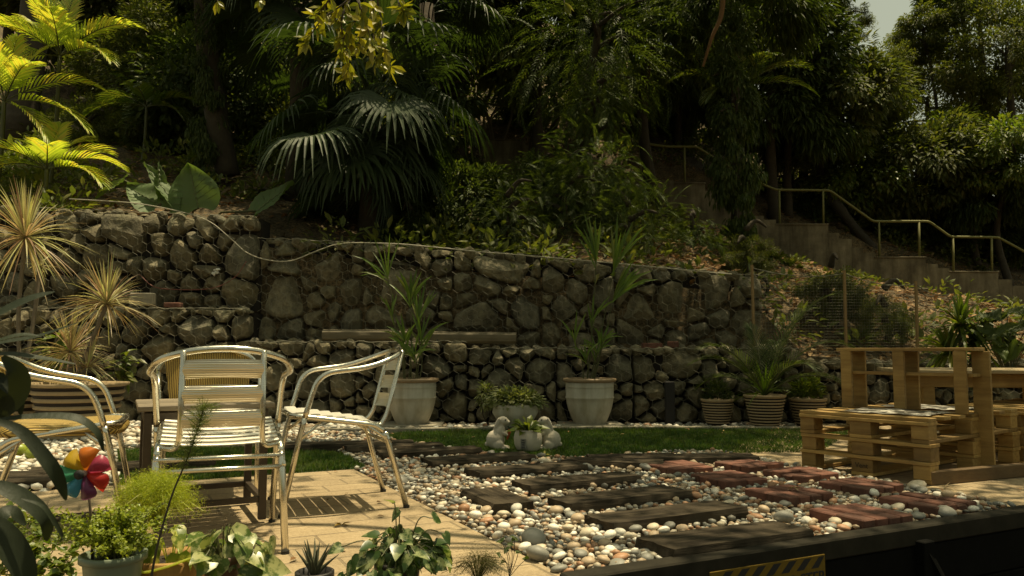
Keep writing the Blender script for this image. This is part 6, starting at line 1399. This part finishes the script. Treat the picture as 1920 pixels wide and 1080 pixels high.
# dry herb and clover at bottom centre right
t = thing('dry_herb', 'wiry dry herb tangle at the bottom edge left of the pebbles', 'plant', D(895, 1085, 2.3)); r = rs(94); needles(D(895, 1072, 2.3), np.array([.11, .08, .06]), 5200, .009, mat_leaf('dry_herb_leaf', [(.07, .06, .02), (.12, .10, .03), (.09, .10, .03)], .6, .3), t, r, plumes=70)
t = thing('clover_sprig', 'thin stemmed clover leaved sprig at the patio corner', 'plant', D(955, 1080, 2.4)); r = rs(95); m = MB(); pos = []
for (x, y) in ((940, 1015), (965, 1010), (950, 1030), (935, 1038), (972, 1035), (988, 1048), (945, 1052), (958, 1022)): e = D(x, y, 2.4+r.uniform(-.03, .03)); tube(m, crom([D(955, 1082, 2.4), (D(955, 1082, 2.4)+e)/2+[.006, 0, .01], e], 4), .001, 4); pos += [e]*3
m.obj('stems', M_bark, t, world=True); pos = np.array(pos); n = len(pos); m = MB(); inst(m, hv, hf, pos, frames(unit(rnd_dir(r, n)*[1, 1, .3]), unit(rnd_dir(r, n)*.4+[0, -.3, 1])), .017*r.uniform(.7, 1.2, n)); m.obj('leaves', M_lf1, t, world=True)
t = thing('moss_cushion', 'low mossy cushion on the ledge at the bottom edge', 'moss', D(900, 1090, 2.15)); r = rs(96); n = 5000; m = MB(); q = np.stack([r.uniform(-.32, .42, n), r.uniform(-.06, .10, n), np.zeros(n)], 1); q[:, 2] = .02*np.exp(-(q[:, 0]/.3)**2)+r.rand(n)*.012; inst(m, np.array([[-.15, 0, 0], [.15, 0, 0], [0, 1, .1]]), np.array([[0, 1, 2]]), D(900, 1078, 2.2)*[1, 1, 0]+[0, 0, -.05]+q, frames(unit(rnd_dir(r, n)*.6+[0, 0, 1]), rnd_dir(r, n)), .02); m.obj('foliage', M_grass, t, world=True)
# small creeper at left bottom
t = thing('creeper', 'small leaved creeper trailing over the patio at the bottom left', 'plant', D(60, 1080, 2.2)); r = rs(97); m = MB(); pos = []
for (a, b) in (((10, 1085), (40, 930)), ((30, 1085), (95, 960)), ((60, 1085), (120, 985)), ((20, 1085), (10, 950)), ((80, 1085), (150, 1010)), ((50, 1085), (70, 1000)), ((90, 1085), (125, 1060)), ((20, 1080), (60, 965)), ((0, 1080), (30, 990))):
    P = crom([D(*a, 2.15), D((a[0]+b[0])/2+8, (a[1]+b[1])/2, 2.2), D(*b, 2.3)], 8); tube(m, P, .0014, 4); 
    for q in P[2:]: pos += [q+r.normal(size=3)*.01 for _ in range(5)]
m.obj('stems', M_bark, t, world=True); pos = np.array(pos); n = len(pos); m = MB(); inst(m, hv, hf, pos, frames(unit(rnd_dir(r, n)*[1, 1, .5]), unit(rnd_dir(r, n)*.5+[0, -.3, 1])), .022*r.uniform(.6, 1.2, n)); m.obj('leaves', M_tiny if False else M_lf3, t, world=True)
# dark near leaves at left frame edge
def near_leaves():
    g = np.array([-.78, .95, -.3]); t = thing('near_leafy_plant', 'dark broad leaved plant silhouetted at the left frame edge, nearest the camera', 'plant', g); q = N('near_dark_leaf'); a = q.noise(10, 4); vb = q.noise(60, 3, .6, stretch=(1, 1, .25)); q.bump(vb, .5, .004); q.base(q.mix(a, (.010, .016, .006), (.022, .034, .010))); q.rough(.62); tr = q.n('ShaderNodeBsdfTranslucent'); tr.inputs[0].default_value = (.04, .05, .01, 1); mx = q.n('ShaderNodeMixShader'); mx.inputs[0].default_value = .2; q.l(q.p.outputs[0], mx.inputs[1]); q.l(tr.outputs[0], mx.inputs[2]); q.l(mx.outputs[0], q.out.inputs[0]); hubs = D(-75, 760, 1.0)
    L_ = [([(-90, 640), (-20, 600), (50, 565), (103, 547)], .026, 1.0, (.1, -.5, .85)), ([(-90, 690), (-10, 648), (70, 632), (150, 604)], .016, 1.02, (0, -.4, .9)), ([(-90, 670), (0, 640), (45, 630), (78, 632)], .022, .98, (0, -.3, 1)),
          ([(-80, 690), (0, 666), (70, 672), (142, 683)], .017, 1.0, (0, -.35, .9)), ([(5, 668), (35, 700), (35, 740), (5, 785)], .030, .97, (.3, -.9, .1)), ([(-80, 740), (-20, 715), (5, 740), (-5, 800)], .035, 1.0, (.4, -.8, .2)),
          ([(-20, 790), (60, 782), (140, 785), (180, 810), (194, 846)], .017, .98, (.2, -.5, .8)), ([(-20, 785), (40, 810), (92, 870), (112, 905), (124, 938)], .021, .96, (.5, -.7, .4)),
          ([(-60, 910), (0, 915), (50, 940), (85, 975), (88, 1015)], .026, .93, (.4, -.6, .6)), ([(40, 935), (80, 950), (105, 985), (117, 1010), (108, 1020)], .008, .92, (.3, -.5, .7)), ([(-60, 960), (0, 1000), (40, 1060), (60, 1110)], .040, .95, (.5, -.6, .5)), ([(-90, 720), (-30, 700), (30, 740), (40, 780)], .018, 1.0, (.4, -.8, .3)), ([(-60, 1010), (-10, 980), (20, 960), (48, 985)], .024, .97, (.2, -.6, .7))]
    for pts, w_, dd, nr in L_:
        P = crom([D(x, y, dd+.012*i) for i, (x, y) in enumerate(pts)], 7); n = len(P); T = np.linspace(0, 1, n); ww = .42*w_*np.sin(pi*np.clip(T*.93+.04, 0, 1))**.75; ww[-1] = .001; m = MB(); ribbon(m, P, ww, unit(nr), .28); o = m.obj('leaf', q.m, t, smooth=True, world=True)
near_leaves()
